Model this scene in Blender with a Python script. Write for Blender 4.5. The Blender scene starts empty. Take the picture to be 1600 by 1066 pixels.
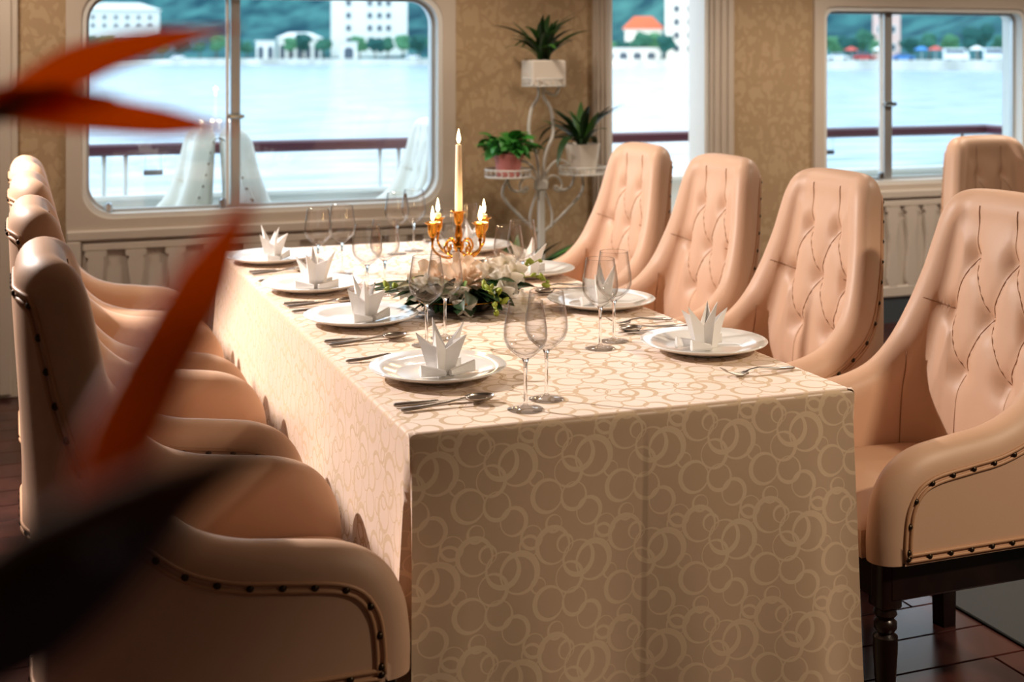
import bpy, math, random
from math import sin, cos, pi, sqrt, radians, exp
from mathutils import Vector, Matrix, noise

# ------------------------------------------------------------------ camera, world, lights, exposure
SC = bpy.context.scene
COL = SC.collection
CAM_Z = 1.44
YAW = math.atan(780 / 2070)
cam_data = bpy.data.cameras.new('camera')
cam_data.sensor_width = 36.0
cam_data.lens = 36.0 * 2070 / 1600
cam_data.shift_y = -(533 - 88) / 1600
cam_data.clip_start = 0.02
cam_data.clip_end = 3000
cam_data.dof.use_dof = True
cam_data.dof.focus_distance = 2.85
cam_data.dof.aperture_fstop = 3.9
cam = bpy.data.objects.new('camera', cam_data)
cam.location = (0, 0, CAM_Z)
cam.rotation_euler = (pi / 2, 0, -YAW)
COL.objects.link(cam)
SC.camera = cam

world = bpy.data.worlds.new('overcast_sky')
SC.world = world
world.use_nodes = True
bgn = world.node_tree.nodes['Background']
bgn.inputs[0].default_value = (0.86, 0.94, 1.0, 1)
bgn.inputs[1].default_value = 2.9

SC.view_settings.view_transform = 'Standard'
SC.view_settings.look = 'None'
SC.view_settings.gamma = 1
SC.view_settings.use_curve_mapping = False
SC.view_settings.exposure = 0.0

KEY_POWER = 700.0
DOWN_POWER = 60.0

# ------------------------------------------------------------------ helpers
def lin(c):
    return tuple(((v / 255) / 12.92 if v / 255 <= 0.04045 else (((v / 255) + 0.055) / 1.055) ** 2.4) for v in c)

MATS = {}
def mat(name, rgb, rough=0.5, metal=0.0, spec=0.5, **kw):
    m = bpy.data.materials.new(name)
    m.use_nodes = True
    b = m.node_tree.nodes['Principled BSDF']
    b.inputs['Base Color'].default_value = (*lin(rgb), 1)
    b.inputs['Roughness'].default_value = rough
    b.inputs['Metallic'].default_value = metal
    b.inputs['Specular IOR Level'].default_value = spec
    for k, v in kw.items():
        b.inputs[k.replace('_', ' ')].default_value = v
    MATS[name] = m
    return m

def N(m, typ, **kw):
    n = m.node_tree.nodes.new(typ)
    for k, v in kw.items():
        setattr(n, k, v)
    return n

def L(m, a, b):
    m.node_tree.links.new(a, b)

def bsdf(m):
    return m.node_tree.nodes['Principled BSDF']

def add_noise_bump(m, scale, strength, dist=0.002, coord='Object', detail=4):
    tc = N(m, 'ShaderNodeTexCoord')
    nz = N(m, 'ShaderNodeTexNoise')
    nz.inputs['Scale'].default_value = scale
    nz.inputs['Detail'].default_value = detail
    L(m, tc.outputs[coord], nz.inputs['Vector'])
    bp = N(m, 'ShaderNodeBump')
    bp.inputs['Strength'].default_value = strength
    bp.inputs['Distance'].default_value = dist
    L(m, nz.outputs['Fac'], bp.inputs['Height'])
    L(m, bp.outputs['Normal'], bsdf(m).inputs['Normal'])
    return nz

def add_colour_noise(m, c1, c2, scale, coord='Object', lo=0.35, hi=0.65, detail=5):
    tc = N(m, 'ShaderNodeTexCoord')
    nz = N(m, 'ShaderNodeTexNoise')
    nz.inputs['Scale'].default_value = scale
    nz.inputs['Detail'].default_value = detail
    L(m, tc.outputs[coord], nz.inputs['Vector'])
    r = N(m, 'ShaderNodeValToRGB')
    r.color_ramp.elements[0].position = lo
    r.color_ramp.elements[1].position = hi
    r.color_ramp.elements[0].color = (*lin(c1), 1)
    r.color_ramp.elements[1].color = (*lin(c2), 1)
    L(m, nz.outputs['Fac'], r.inputs['Fac'])
    L(m, r.outputs['Color'], bsdf(m).inputs['Base Color'])
    return r

class MB:
    """collects geometry for one mesh"""
    def __init__(s):
        s.v = []; s.f = []
    def add(s, vs, fs):
        o = len(s.v)
        s.v += [tuple(p) for p in vs]
        s.f += [tuple(i + o for i in f) for f in fs]
        return s
    def box(s, c, d, rz=0.0, bev=0.0, M=None):
        hx, hy, hz = d[0] / 2, d[1] / 2, d[2] / 2
        if bev <= 0:
            pts = [(x * hx, y * hy, z * hz) for z in (-1, 1) for y in (-1, 1) for x in (-1, 1)]
            fs = [(0, 2, 3, 1), (4, 5, 7, 6), (0, 1, 5, 4), (2, 6, 7, 3), (0, 4, 6, 2), (1, 3, 7, 5)]
        else:
            b = min(bev, hx, hy, hz)
            pts = []; fs = []
            ring = [(hx - b, -hy), (hx, -hy + b), (hx, hy - b), (hx - b, hy), (-hx + b, hy), (-hx, hy - b), (-hx, -hy + b), (-hx + b, -hy)]
            def sc(k):
                return [((abs(x) - k) * (1 if x > 0 else -1), (abs(y) - k) * (1 if y > 0 else -1)) for x, y in ring]
            for z, k in ((-hz, b), (-hz + b, 0), (hz - b, 0), (hz, b)):
                pts += [(x, y, z) for x, y in sc(k)]
            for r in range(3):
                for i in range(8):
                    j = (i + 1) % 8
                    fs.append((r * 8 + i, r * 8 + j, (r + 1) * 8 + j, (r + 1) * 8 + i))
            fs.append(tuple(range(7, -1, -1))); fs.append(tuple(range(24, 32)))
        ca, sa = cos(rz), sin(rz)
        out = []
        for x, y, z in pts:
            p = Vector((x * ca - y * sa, x * sa + y * ca, z))
            if M is not None:
                p = M @ p
            out.append((p.x + c[0], p.y + c[1], p.z + c[2]))
        return s.add(out, fs)
    def lathe(s, prof, n=24, c=(0, 0, 0), cap=False, M=None, sx=1.0, sy=1.0):
        vs = []; fs = []
        for r, z in prof:
            for i in range(n):
                a = 2 * pi * i / n
                p = Vector((r * cos(a) * sx, r * sin(a) * sy, z))
                if M is not None:
                    p = M @ p
                vs.append((p.x + c[0], p.y + c[1], p.z + c[2]))
        for k in range(len(prof) - 1):
            for i in range(n):
                j = (i + 1) % n
                fs.append((k * n + i, k * n + j, (k + 1) * n + j, (k + 1) * n + i))
        if cap:
            fs.append(tuple(range(n - 1, -1, -1)))
            fs.append(tuple(range((len(prof) - 1) * n, len(prof) * n)))
        return s.add(vs, fs)
    def tube(s, path, r, n=8, closed=False, cap=True, flat=1.0):
        P = [Vector(p) for p in path]
        m = len(P)
        R = r if isinstance(r, (list, tuple)) else [r] * m
        vs = []; fs = []
        up = None
        for i in range(m):
            if closed:
                t = P[(i + 1) % m] - P[i - 1]
            else:
                t = P[min(i + 1, m - 1)] - P[max(i - 1, 0)]
            if t.length < 1e-9:
                t = Vector((0, 0, 1))
            t.normalize()
            if up is None:
                up = Vector((0, 0, 1)) if abs(t.z) < 0.9 else Vector((1, 0, 0))
            a = t.cross(up)
            if a.length < 1e-6:
                a = t.orthogonal()
            a.normalize()
            b = a.cross(t).normalized()
            up = b
            for k in range(n):
                an = 2 * pi * k / n
                vs.append(P[i] + (a * cos(an) + b * sin(an) * flat) * R[i])
        rng = m if closed else m - 1
        for i in range(rng):
            i2 = (i + 1) % m
            for k in range(n):
                j = (k + 1) % n
                fs.append((i * n + k, i * n + j, i2 * n + j, i2 * n + k))
        if cap and not closed:
            fs.append(tuple(range(n - 1, -1, -1)))
            fs.append(tuple(range((m - 1) * n, m * n)))
        return s.add(vs, fs)
    def grid(s, rows, close_u=False):
        nu = len(rows[0]); nv = len(rows)
        vs = [p for r in rows for p in r]
        fs = []
        for j in range(nv - 1):
            for i in range(nu if close_u else nu - 1):
                k = (i + 1) % nu
                fs.append((j * nu + i, j * nu + k, (j + 1) * nu + k, (j + 1) * nu + i))
        return s.add(vs, fs)
    def prism(s, outline, y0, y1):
        """outline in XZ, extruded along Y"""
        n = len(outline)
        vs = [(x, y0, z) for x, z in outline] + [(x, y1, z) for x, z in outline]
        fs = [tuple(range(n)), tuple(range(2 * n - 1, n - 1, -1))]
        for i in range(n):
            j = (i + 1) % n
            fs.append((j, i, n + i, n + j))
        return s.add(vs, fs)
    def mesh(s, name, m, smooth=False, angle=None):
        me = bpy.data.meshes.new(name)
        me.from_pydata(s.v, [], s.f)
        me.validate()
        if smooth:
            me.polygons.foreach_set('use_smooth', [True] * len(me.polygons))
            if angle:
                me.set_sharp_from_angle(angle=radians(angle))
        if m:
            me.materials.append(m)
        me.update()
        return me
    def build(s, name, m, parent=None, smooth=False, angle=None, loc=(0, 0, 0)):
        return put(name, s.mesh(name, m, smooth, angle), parent, loc)

def put(name, me, parent=None, loc=(0, 0, 0), rot=(0, 0, 0), scale=(1, 1, 1)):
    o = bpy.data.objects.new(name, me)
    COL.objects.link(o)
    o.location = loc; o.rotation_euler = rot; o.scale = scale
    if parent is not None:
        o.parent = parent
    return o

def tag(o, label=None, cat=None, group=None, kind=None):
    if label: o['label'] = label
    if cat: o['category'] = cat
    if group: o['group'] = group
    if kind: o['kind'] = kind
    return o

def root(name, loc, rz, label, cat, group=None):
    o = bpy.data.objects.new(name, None)
    o.empty_display_size = 0.05
    COL.objects.link(o)
    o.location = loc; o.rotation_euler = (0, 0, rz)
    return tag(o, label, cat, group)

def struct(o):
    o['kind'] = 'structure'
    return o

def copy_tree(o, parent=None, skip=()):
    c = o.copy(); COL.objects.link(c)
    if parent is not None:
        c.parent = parent
    for ch in list(o.children):
        if ch.name.split('.')[0] in skip:
            continue
        copy_tree(ch, c, skip)
    return c

def catmull(pts, n):
    out = []
    P = [Vector(p) for p in pts]
    P = [P[0] * 2 - P[1]] + P + [P[-1] * 2 - P[-2]]
    for i in range(1, len(P) - 2):
        for k in range(n):
            t = k / n
            a, b, c, d = P[i - 1], P[i], P[i + 1], P[i + 2]
            out.append(0.5 * ((2 * b) + (c - a) * t + (2 * a - 5 * b + 4 * c - d) * t * t + (3 * b - 3 * c + d - a) * t ** 3))
    out.append(P[-2].copy())
    return out

def resample(pts, n):
    d = [0.0]
    for i in range(1, len(pts)):
        d.append(d[-1] + (pts[i] - pts[i - 1]).length)
    out = []; j = 0
    for k in range(n):
        t = d[-1] * k / (n - 1)
        while j < len(pts) - 2 and d[j + 1] < t:
            j += 1
        seg = d[j + 1] - d[j]
        f = (t - d[j]) / seg if seg > 1e-12 else 0
        out.append(pts[j].lerp(pts[j + 1], min(1, max(0, f))))
    return out

def sstep(a, b, x):
    t = min(1, max(0, (x - a) / (b - a)))
    return t * t * (3 - 2 * t)

def bearing(deg, dist, z=0.0):
    a = radians(deg)
    return Vector((sin(a) * dist, cos(a) * dist, z))

def brg(t):
    """bearing in degrees of a viewing slope t off the camera axis"""
    return math.degrees(YAW + math.atan(t))

# ------------------------------------------------------------------ materials
leather = mat('peach_leather', (206, 169, 142), 0.48, 0, 0.45)
add_noise_bump(leather, 260, 0.12, 0.001)
leather_white = mat('white_leather', (236, 234, 226), 0.45, 0, 0.4)
seam_m = mat('seam_thread', (156, 114, 84), 0.8)
seam_white = mat('seam_thread_pale', (190, 182, 170), 0.8)
pipe_m = mat('leather_piping', (186, 142, 108), 0.5)
nail_m = mat('antique_brass_nail', (62, 50, 38), 0.35, 0.85)
dark_wood = mat('dark_stained_wood', (26, 15, 13), 0.3, 0, 0.5)
add_colour_noise(dark_wood, (18, 10, 9), (36, 20, 16), 12)
porcelain = mat('white_porcelain', (236, 234, 230), 0.12, 0, 0.55)
napkin_m = mat('white_linen', (242, 240, 238), 0.85, 0, 0.2)
add_noise_bump(napkin_m, 500, 0.1, 0.0005)
steel = mat('polished_steel', (196, 192, 188), 0.28, 1.0)
gold = mat('polished_brass', (226, 160, 62), 0.16, 1.0)
wax = mat('ivory_wax', (255, 234, 208), 0.5, 0, 0.4)
wax.node_tree.nodes['Principled BSDF'].inputs['Subsurface Weight'].default_value = 0.35
wax.node_tree.nodes['Principled BSDF'].inputs['Subsurface Radius'].default_value = (0.02, 0.01, 0.005)
wick_m = mat('charred_wick', (24, 18, 14), 0.9)
flame_m = bpy.data.materials.new('candle_flame'); flame_m.use_nodes = True
_nt = flame_m.node_tree; _nt.nodes.clear()
_e = _nt.nodes.new('ShaderNodeEmission'); _o = _nt.nodes.new('ShaderNodeOutputMaterial')
_e.inputs[0].default_value = (1.0, 0.72, 0.36, 1); _e.inputs[1].default_value = 16.0
_nt.links.new(_e.outputs[0], _o.inputs[0])

def thin_glass(name, tint, spec_rough=0.02, edge=(0.55, 0.57, 0.58), f0=0.04, edge_pow=0.5):
    m = bpy.data.materials.new(name); m.use_nodes = True
    nt = m.node_tree; nt.nodes.clear()
    o = nt.nodes.new('ShaderNodeOutputMaterial')
    tr = nt.nodes.new('ShaderNodeBsdfTransparent')
    gl = nt.nodes.new('ShaderNodeBsdfGlossy'); gl.inputs['Roughness'].default_value = spec_rough
    gl.inputs['Color'].default_value = (1, 1, 1, 1)
    lw = nt.nodes.new('ShaderNodeLayerWeight'); lw.inputs['Blend'].default_value = edge_pow
    mc = nt.nodes.new('ShaderNodeMix'); mc.data_type = 'RGBA'
    mc.inputs['A'].default_value = (*tint, 1); mc.inputs['B'].default_value = (*edge, 1)
    fp = nt.nodes.new('ShaderNodeMath'); fp.operation = 'POWER'; fp.inputs[1].default_value = 4.0
    fr = nt.nodes.new('ShaderNodeMath'); fr.operation = 'MULTIPLY_ADD'; fr.inputs[1].default_value = 0.6; fr.inputs[2].default_value = f0
    mx = nt.nodes.new('ShaderNodeMixShader')
    pw = nt.nodes.new('ShaderNodeMath'); pw.operation = 'POWER'; pw.inputs[1].default_value = 3.0
    nt.links.new(lw.outputs['Facing'], pw.inputs[0]); nt.links.new(lw.outputs['Facing'], fp.inputs[0]); nt.links.new(fp.outputs[0], fr.inputs[0])
    nt.links.new(pw.outputs[0], mc.inputs['Factor'])
    nt.links.new(mc.outputs['Result'], tr.inputs['Color'])
    nt.links.new(fr.outputs[0], mx.inputs[0])
    nt.links.new(tr.outputs[0], mx.inputs[1]); nt.links.new(gl.outputs[0], mx.inputs[2])
    nt.links.new(mx.outputs[0], o.inputs[0])
    return m
crystal = thin_glass('clear_crystal', (0.99, 0.99, 0.99), 0.01, (0.45, 0.45, 0.45), f0=0.03, edge_pow=0.5)
crystal_solid = mat('solid_crystal', (255, 255, 255), 0.0, 0, 0.5, Transmission_Weight=1.0, IOR=1.5)
pane_blue = thin_glass('tinted_window_glass', (0.875, 0.952, 1.0), 0.0, (0.7, 0.88, 0.95))

trim_m = mat('painted_trim', (204, 192, 178), 0.45, 0, 0.4)
wains_m = mat('painted_wainscot', (206, 196, 184), 0.5, 0, 0.35)
frame_m = mat('white_window_frame', (226, 226, 222), 0.35, 0, 0.5)
alu_m = mat('aluminium_mullion', (186, 188, 188), 0.35, 0.7)
chrome = mat('chrome_latch', (170, 176, 180), 0.2, 1.0)
ceil_m = mat('ceiling_paint', (206, 194, 178), 0.8)
wallplain = mat('plain_wall', (150, 122, 92), 0.8)

# damask wallpaper
wallpaper = mat('damask_wallpaper', (186, 152, 110), 0.6, 0, 0.3)
def make_wallpaper(m):
    tc = N(m, 'ShaderNodeTexCoord')
    mp = N(m, 'ShaderNodeMapping'); mp.inputs['Scale'].default_value = (8.0, 8.0, 6.2)
    L(m, tc.outputs['Object'], mp.inputs['Vector'])
    n1 = N(m, 'ShaderNodeTexNoise'); n1.inputs['Scale'].default_value = 1.6; n1.inputs['Detail'].default_value = 1.5
    L(m, mp.outputs[0], n1.inputs['Vector'])
    ad = N(m, 'ShaderNodeMix', data_type='VECTOR'); ad.inputs['Factor'].default_value = 0.42
    L(m, mp.outputs[0], ad.inputs['A']); L(m, n1.outputs['Color'], ad.inputs['B'])
    wv = N(m, 'ShaderNodeTexVoronoi', feature='DISTANCE_TO_EDGE'); wv.inputs['Scale'].default_value = 2.2
    L(m, ad.outputs['Result'], wv.inputs['Vector'])
    w2 = N(m, 'ShaderNodeTexWave', wave_type='RINGS'); w2.inputs['Scale'].default_value = 1.3; w2.inputs['Distortion'].default_value = 9
    w2.inputs['Detail'].default_value = 2.0; w2.inputs['Detail Scale'].default_value = 1.6
    L(m, mp.outputs[0], w2.inputs['Vector'])
    a = N(m, 'ShaderNodeMath', operation='LESS_THAN'); a.inputs[1].default_value = 0.06
    L(m, wv.outputs['Distance'], a.inputs[0])
    r = N(m, 'ShaderNodeValToRGB'); r.color_ramp.elements[0].position = 0.55; r.color_ramp.elements[1].position = 0.7
    L(m, w2.outputs['Fac'], r.inputs['Fac'])
    mxm = N(m, 'ShaderNodeMath', operation='MAXIMUM')
    L(m, a.outputs[0], mxm.inputs[0]); L(m, r.outputs['Color'], mxm.inputs[1])
    mc = N(m, 'ShaderNodeMix', data_type='RGBA')
    mc.inputs['A'].default_value = (*lin((188, 163, 130)), 1); mc.inputs['B'].default_value = (*lin((176, 150, 117)), 1)
    L(m, mxm.outputs[0], mc.inputs['Factor'])
    L(m, mc.outputs['Result'], bsdf(m).inputs['Base Color'])
make_wallpaper(wallpaper)

# jacquard tablecloth: interlocking satin rings repeated over a tile
cloth_m = mat('jacquard_cloth', (214, 184, 150), 0.6, 0, 0.4)
def make_cloth(m):
    TW, TH = 0.155, 0.196
    S = 0.00061
    circ = [(0, 0, 54, 10), (-92, -105, 66, 13), (92, 12, 46, 8), (18, -172, 60, 11), (76, -66, 50, 8),
            (22, 86, 29, 6), (-60, -180, 34, 6), (108, -118, 58, 11), (-34, -58, 26, 5), (-108, 62, 46, 9), (-52, 118, 38, 7), (60, 150, 30, 6)]
    uv = N(m, 'ShaderNodeUVMap'); uv.uv_map = 'pattern'
    acc = None
    def dist(cx, cy):
        sb = N(m, 'ShaderNodeVectorMath', operation='SUBTRACT'); sb.inputs[1].default_value = (cx * S, -cy * S, 0)
        L(m, uv.outputs[0], sb.inputs[0])
        wr = N(m, 'ShaderNodeVectorMath', operation='WRAP')
        wr.inputs[1].default_value = (TW / 2, TH / 2, 1); wr.inputs[2].default_value = (-TW / 2, -TH / 2, -1)
        L(m, sb.outputs[0], wr.inputs[0])
        ln = N(m, 'ShaderNodeVectorMath', operation='LENGTH'); L(m, wr.outputs[0], ln.inputs[0])
        return ln.outputs['Value']
    for i, (cx, cy, r, w) in enumerate(circ):
        a = i * 2.4
        o = N(m, 'ShaderNodeMath', operation='LESS_THAN'); o.inputs[1].default_value = r * S
        L(m, dist(cx, cy), o.inputs[0])
        q = N(m, 'ShaderNodeMath', operation='GREATER_THAN'); q.inputs[1].default_value = (r - w) * S
        L(m, dist(cx + cos(a) * w * 0.6, cy + sin(a) * w * 0.6), q.inputs[0])
        mu = N(m, 'ShaderNodeMath', operation='MULTIPLY'); L(m, o.outputs[0], mu.inputs[0]); L(m, q.outputs[0], mu.inputs[1])
        if acc is None:
            acc = mu.outputs[0]
        else:
            mx = N(m, 'ShaderNodeMath', operation='MAXIMUM'); L(m, acc, mx.inputs[0]); L(m, mu.outputs[0], mx.inputs[1]); acc = mx.outputs[0]
    nt = m.node_tree
    b1 = bsdf(m)
    b1.inputs['Base Color'].default_value = (*lin((188, 159, 130)), 1)
    b1.inputs['Roughness'].default_value = 0.42; b1.inputs['IOR'].default_value = 1.7
    b1.inputs['Sheen Weight'].default_value = 0.0; b1.inputs['Sheen Roughness'].default_value = 0.45; b1.inputs['Sheen Tint'].default_value = (1.0, 0.95, 0.92, 1)
    b2 = N(m, 'ShaderNodeBsdfPrincipled')
    b2.inputs['Base Color'].default_value = (*lin((217, 193, 165)), 1)
    b2.inputs['Roughness'].default_value = 0.85; b2.inputs['Specular IOR Level'].default_value = 0.1
    shn = N(m, 'ShaderNodeBsdfSheen'); shn.inputs['Color'].default_value = (0.86, 0.82, 0.82, 1); shn.inputs['Roughness'].default_value = 0.56
    ads = N(m, 'ShaderNodeAddShader'); L(m, b1.outputs[0], ads.inputs[0]); L(m, shn.outputs[0], ads.inputs[1])
    ms = N(m, 'ShaderNodeMixShader')
    L(m, acc, ms.inputs[0]); L(m, ads.outputs[0], ms.inputs[1]); L(m, b2.outputs[0], ms.inputs[2])
    out = [n for n in nt.nodes if n.type == 'OUTPUT_MATERIAL'][0]
    L(m, ms.outputs[0], out.inputs[0])
make_cloth(cloth_m)

plank_m = mat('red_brown_plank', (62, 32, 30), 0.22, 0, 0.5)
add_colour_noise(plank_m, (48, 24, 24), (80, 42, 36), 6)
grout_m = mat('plank_joint', (120, 104, 100), 0.6)
mat_m = mat('slate_floor_mat', (44, 48, 50), 0.7)

leaf_dark = mat('dark_leaf', (30, 60, 26), 0.4, 0, 0.5)
leaf_mid = mat('mid_green_leaf', (66, 112, 44), 0.4, 0, 0.5)
leaf_fresh = mat('fresh_green_leaf', (52, 128, 44), 0.45, 0, 0.5)
leaf_lime = mat('lime_bud', (150, 164, 56), 0.5)
rose_m = mat('cream_rose_petal', (248, 226, 204), 0.6, 0, 0.3)
orchid_m = mat('white_orchid_petal', (246, 240, 228), 0.55, 0, 0.3)
orchid_c = mat('orchid_throat', (226, 208, 120), 0.6)
soil_m = mat('potting_soil', (44, 32, 24), 0.95)
pot_white = mat('white_pot', (226, 218, 206), 0.4)
pot_pink = mat('pink_pot', (206, 130, 124), 0.45)
stand_m = mat('white_wrought_iron', (214, 212, 206), 0.45)
black_glaze = mat('black_glazed_bowl', (20, 20, 18), 0.12)
sepal_m = mat('orange_sepal', (226, 104, 16), 0.5, 0, 0.4)
def add_translucency(m, rgb, f):
    nt = m.node_tree
    tl = nt.nodes.new('ShaderNodeBsdfTranslucent'); tl.inputs['Color'].default_value = (*lin(rgb), 1)
    ms = nt.nodes.new('ShaderNodeMixShader'); ms.inputs[0].default_value = f
    out = [n for n in nt.nodes if n.type == 'OUTPUT_MATERIAL'][0]
    nt.links.new(bsdf(m).outputs[0], ms.inputs[1]); nt.links.new(tl.outputs[0], ms.inputs[2]); nt.links.new(ms.outputs[0], out.inputs[0])
add_translucency(sepal_m, (255, 160, 44), 0.55)
spathe_m = mat('dark_spathe', (66, 54, 46), 0.8, 0, 0.1)
r_ = add_colour_noise(spathe_m, (84, 80, 60), (150, 104, 84), 9)
petal_blue = mat('violet_blue_petal', (96, 90, 112), 0.8, 0, 0.1)

add_translucency(orchid_m, (255, 250, 240), 0.35)
add_translucency(rose_m, (255, 236, 214), 0.3)

# ------------------------------------------------------------------ setting: floor, ceiling, walls
WY = 6.0                       # inner face of the window wall
RX0, RX1, RY0, RZ = -2.4, 7.4, -2.6, 2.42

fl = MB().box(((RX0 + RX1) / 2, (RY0 + WY) / 2, -0.06), (RX1 - RX0, WY - RY0 + 0.24, 0.10)).build('floor', grout_m)
struct(fl)
pl_l, pl_w = 0.92, 0.152
plank_me = MB().box((0, 0, 0), (pl_l - 0.005, pl_w - 0.005, 0.012), bev=0.0015).mesh('plank', plank_m)
rest = MB(); cnt = 0
rows_n = int((WY - RY0) / pl_w)
spots = []
for j in range(rows_n + 1):
    yy = RY0 + pl_w * (j + 0.5)
    off = [0, 0.31, 0.62][j % 3]
    k = 0
    xx = RX0 + off - pl_l / 2
    while xx < RX1 + pl_l / 2:
        if RX0 + pl_l / 2 - 0.01 < xx < RX1 - pl_l / 2 + 0.01 and yy < WY:
            d = abs(xx - 2.6) + abs(yy - 3.2)
            spots.append((d, xx, yy))
        xx += pl_l
spots.sort()
for i, (d, xx, yy) in enumerate(spots):
    if i < 220:
        put('plank', plank_me, fl, (xx, yy, -0.006))
    else:
        rest.box((xx, yy, -0.006), (pl_l - 0.005, pl_w - 0.005, 0.012))
tag(rest.build('planking', plank_m, fl), kind='stuff')

struct(MB().box(((RX0 + RX1) / 2, (RY0 + WY) / 2, RZ + 0.05), (RX1 - RX0 + 0.2, WY - RY0 + 0.3, 0.10)).build('ceiling', ceil_m))
struct(MB().box((RX0 - 0.05, (RY0 + WY) / 2, RZ / 2), (0.1, WY - RY0, RZ)).build('wall_left', wallplain))
struct(MB().box((RX1 + 0.05, (RY0 + WY) / 2, RZ / 2), (0.1, WY - RY0, RZ)).build('wall_right', wallplain))
struct(MB().box(((RX0 + RX1) / 2, RY0 - 0.05, RZ / 2), (RX1 - RX0, 0.1, RZ)).build('wall_front', wallplain))

# window wall, with a left window, a doorway and a right window
W1 = dict(x0=0.275, x1=1.905, z0=0.735, z1=1.735)
DR = dict(x0=2.764, x1=3.33, z1=2.12)
W2 = dict(x0=4.02, x1=5.36, z0=0.745, z1=1.705)
TH = 0.14
wb = MB()
def wallbox(x0, x1, z0, z1):
    wb.box(((x0 + x1) / 2, WY + TH / 2, (z0 + z1) / 2), (x1 - x0, TH, z1 - z0))
wallbox(RX0, W1['x0'] - 0.01, 0, RZ)
wallbox(W1['x0'] - 0.01, W1['x1'] + 0.01, 0, W1['z0'] - 0.01)
wallbox(W1['x0'] - 0.01, W1['x1'] + 0.01, W1['z1'] + 0.01, RZ)
wallbox(W1['x1'] + 0.01, DR['x0'], 0, RZ)
wallbox(DR['x0'], DR['x1'], DR['z1'], RZ)
wallbox(DR['x1'], W2['x0'] - 0.01, 0, RZ)
wallbox(W2['x0'] - 0.01, W2['x1'] + 0.01, 0, W2['z0'] - 0.01)
wallbox(W2['x0'] - 0.01, W2['x1'] + 0.01, W2['z1'] + 0.01, RZ)
wallbox(W2['x1'] + 0.01, RX1, 0, RZ)
struct(wb.build('wall_back', wallpaper))

def rrect(x0, x1, z0, z1, r, n=8):
    pts = []
    for cx, cz, a0 in ((x1 - r, z0 + r, -pi / 2), (x1 - r, z1 - r, 0), (x0 + r, z1 - r, pi / 2), (x0 + r, z0 + r, pi)):
        for i in range(n + 1):
            a = a0 + pi / 2 * i / n
            pts.append((cx + r * cos(a), cz + r * sin(a)))
    return pts
def ring_frame(mb, outer, inner, y0, y1):
    """flat picture-frame ring between two outlines with as many points each"""
    n = len(outer)
    vs = [(x, y0, z) for x, z in outer] + [(x, y0, z) for x, z in inner] + [(x, y1, z) for x, z in outer] + [(x, y1, z) for x, z in inner]
    fs = []
    for i in range(n):
        j = (i + 1) % n
        fs += [(i, j, n + j, n + i), (2 * n + i, 3 * n + i, 3 * n + j, 2 * n + j),
               (i, 2 * n + i, 2 * n + j, j), (n + i, n + j, 3 * n + j, 3 * n + i)]
    mb.add(vs, fs)

def window(num, W, mull_x, mull_w, casing, sill_drop, latch_z, corner):
    wn = root('window_%d' % num, ((W['x0'] + W['x1']) / 2, WY, W['z0']), 0, None, None)
    struct(wn)
    ox, oz = (W['x0'] + W['x1']) / 2, W['z0']
    x0, x1, z0, z1 = W['x0'] - ox, W['x1'] - ox, 0.0, W['z1'] - oz
    mb = MB()   # wide flat casing on the room side
    n = 8
    outer = rrect(x0 - casing, x1 + casing, z0 - sill_drop, z1 + casing, 0.004, n)
    inner = rrect(x0, x1, z0, z1, corner, n)
    ring_frame(mb, outer, inner, -0.022, 0.0)
    mb.build('casing', trim_m, wn)
    mb = MB()   # bright reveal with rounded corners, running through the wall
    inner2 = rrect(x0 + 0.022, x1 - 0.022, z0 + 0.022, z1 - 0.022, corner - 0.01, n)
    ring_frame(mb, rrect(x0 - 0.004, x1 + 0.004, z0 - 0.004, z1 + 0.004, corner + 0.004, n), inner2, -0.012, TH + 0.01)
    mb.build('reveal', frame_m, wn, smooth=True, angle=40)
    mb = MB()   # aluminium sash
    ring_frame(mb, rrect(x0 + 0.02, x1 - 0.02, z0 + 0.02, z1 - 0.02, corner - 0.01, n), rrect(x0 + 0.036, x1 - 0.036, z0 + 0.036, z1 - 0.036, corner - 0.02, n), 0.05, 0.075)
    mb.build('sash', alu_m, wn)
    mx = mull_x - ox
    MB().box((mx, 0.06, (z0 + z1) / 2), (mull_w, 0.035, z1 - z0 - 0.05), bev=0.004).build('mullion', alu_m, wn)
    mb = MB().box((mx - mull_w * 0.9, 0.05, (z0 + z1) / 2), (0.012, 0.02, z1 - z0 - 0.06)); mb.build('track', frame_m, wn)
    for a, b in ((x0 + 0.03, mx - mull_w / 2), (mx + mull_w / 2, x1 - 0.03)):
        MB().box(((a + b) / 2, 0.062, (z0 + z1) / 2), (b - a, 0.006, z1 - z0 - 0.05)).build('pane', pane_blue, wn)
    lt = MB().box((mx, 0.03, latch_z - oz), (mull_w + 0.03, 0.03, 0.022), bev=0.006).build('latch', chrome, wn)
    MB().lathe([(0.0, -0.03), (0.012, -0.026), (0.014, -0.01), (0.008, 0.0)], 10, (mx + mull_w * 0.4, 0.012, latch_z - oz), M=Matrix.Rotation(pi / 2, 3, 'X')).build('latch_knob', chrome, lt, smooth=True)
    for sx in (x0 + 0.115, mx - 0.06):
        MB().box((sx, 0.03, 0.045), (0.032, 0.03, 0.045), bev=0.008).build('stopper', chrome, wn)
    return wn
window(1, W1, 0.943, 0.042, 0.062, 0.045, 1.17, 0.13)
window(2, W2, 4.474, 0.05, 0.06, 0.03, 1.18, 0.06)

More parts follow.
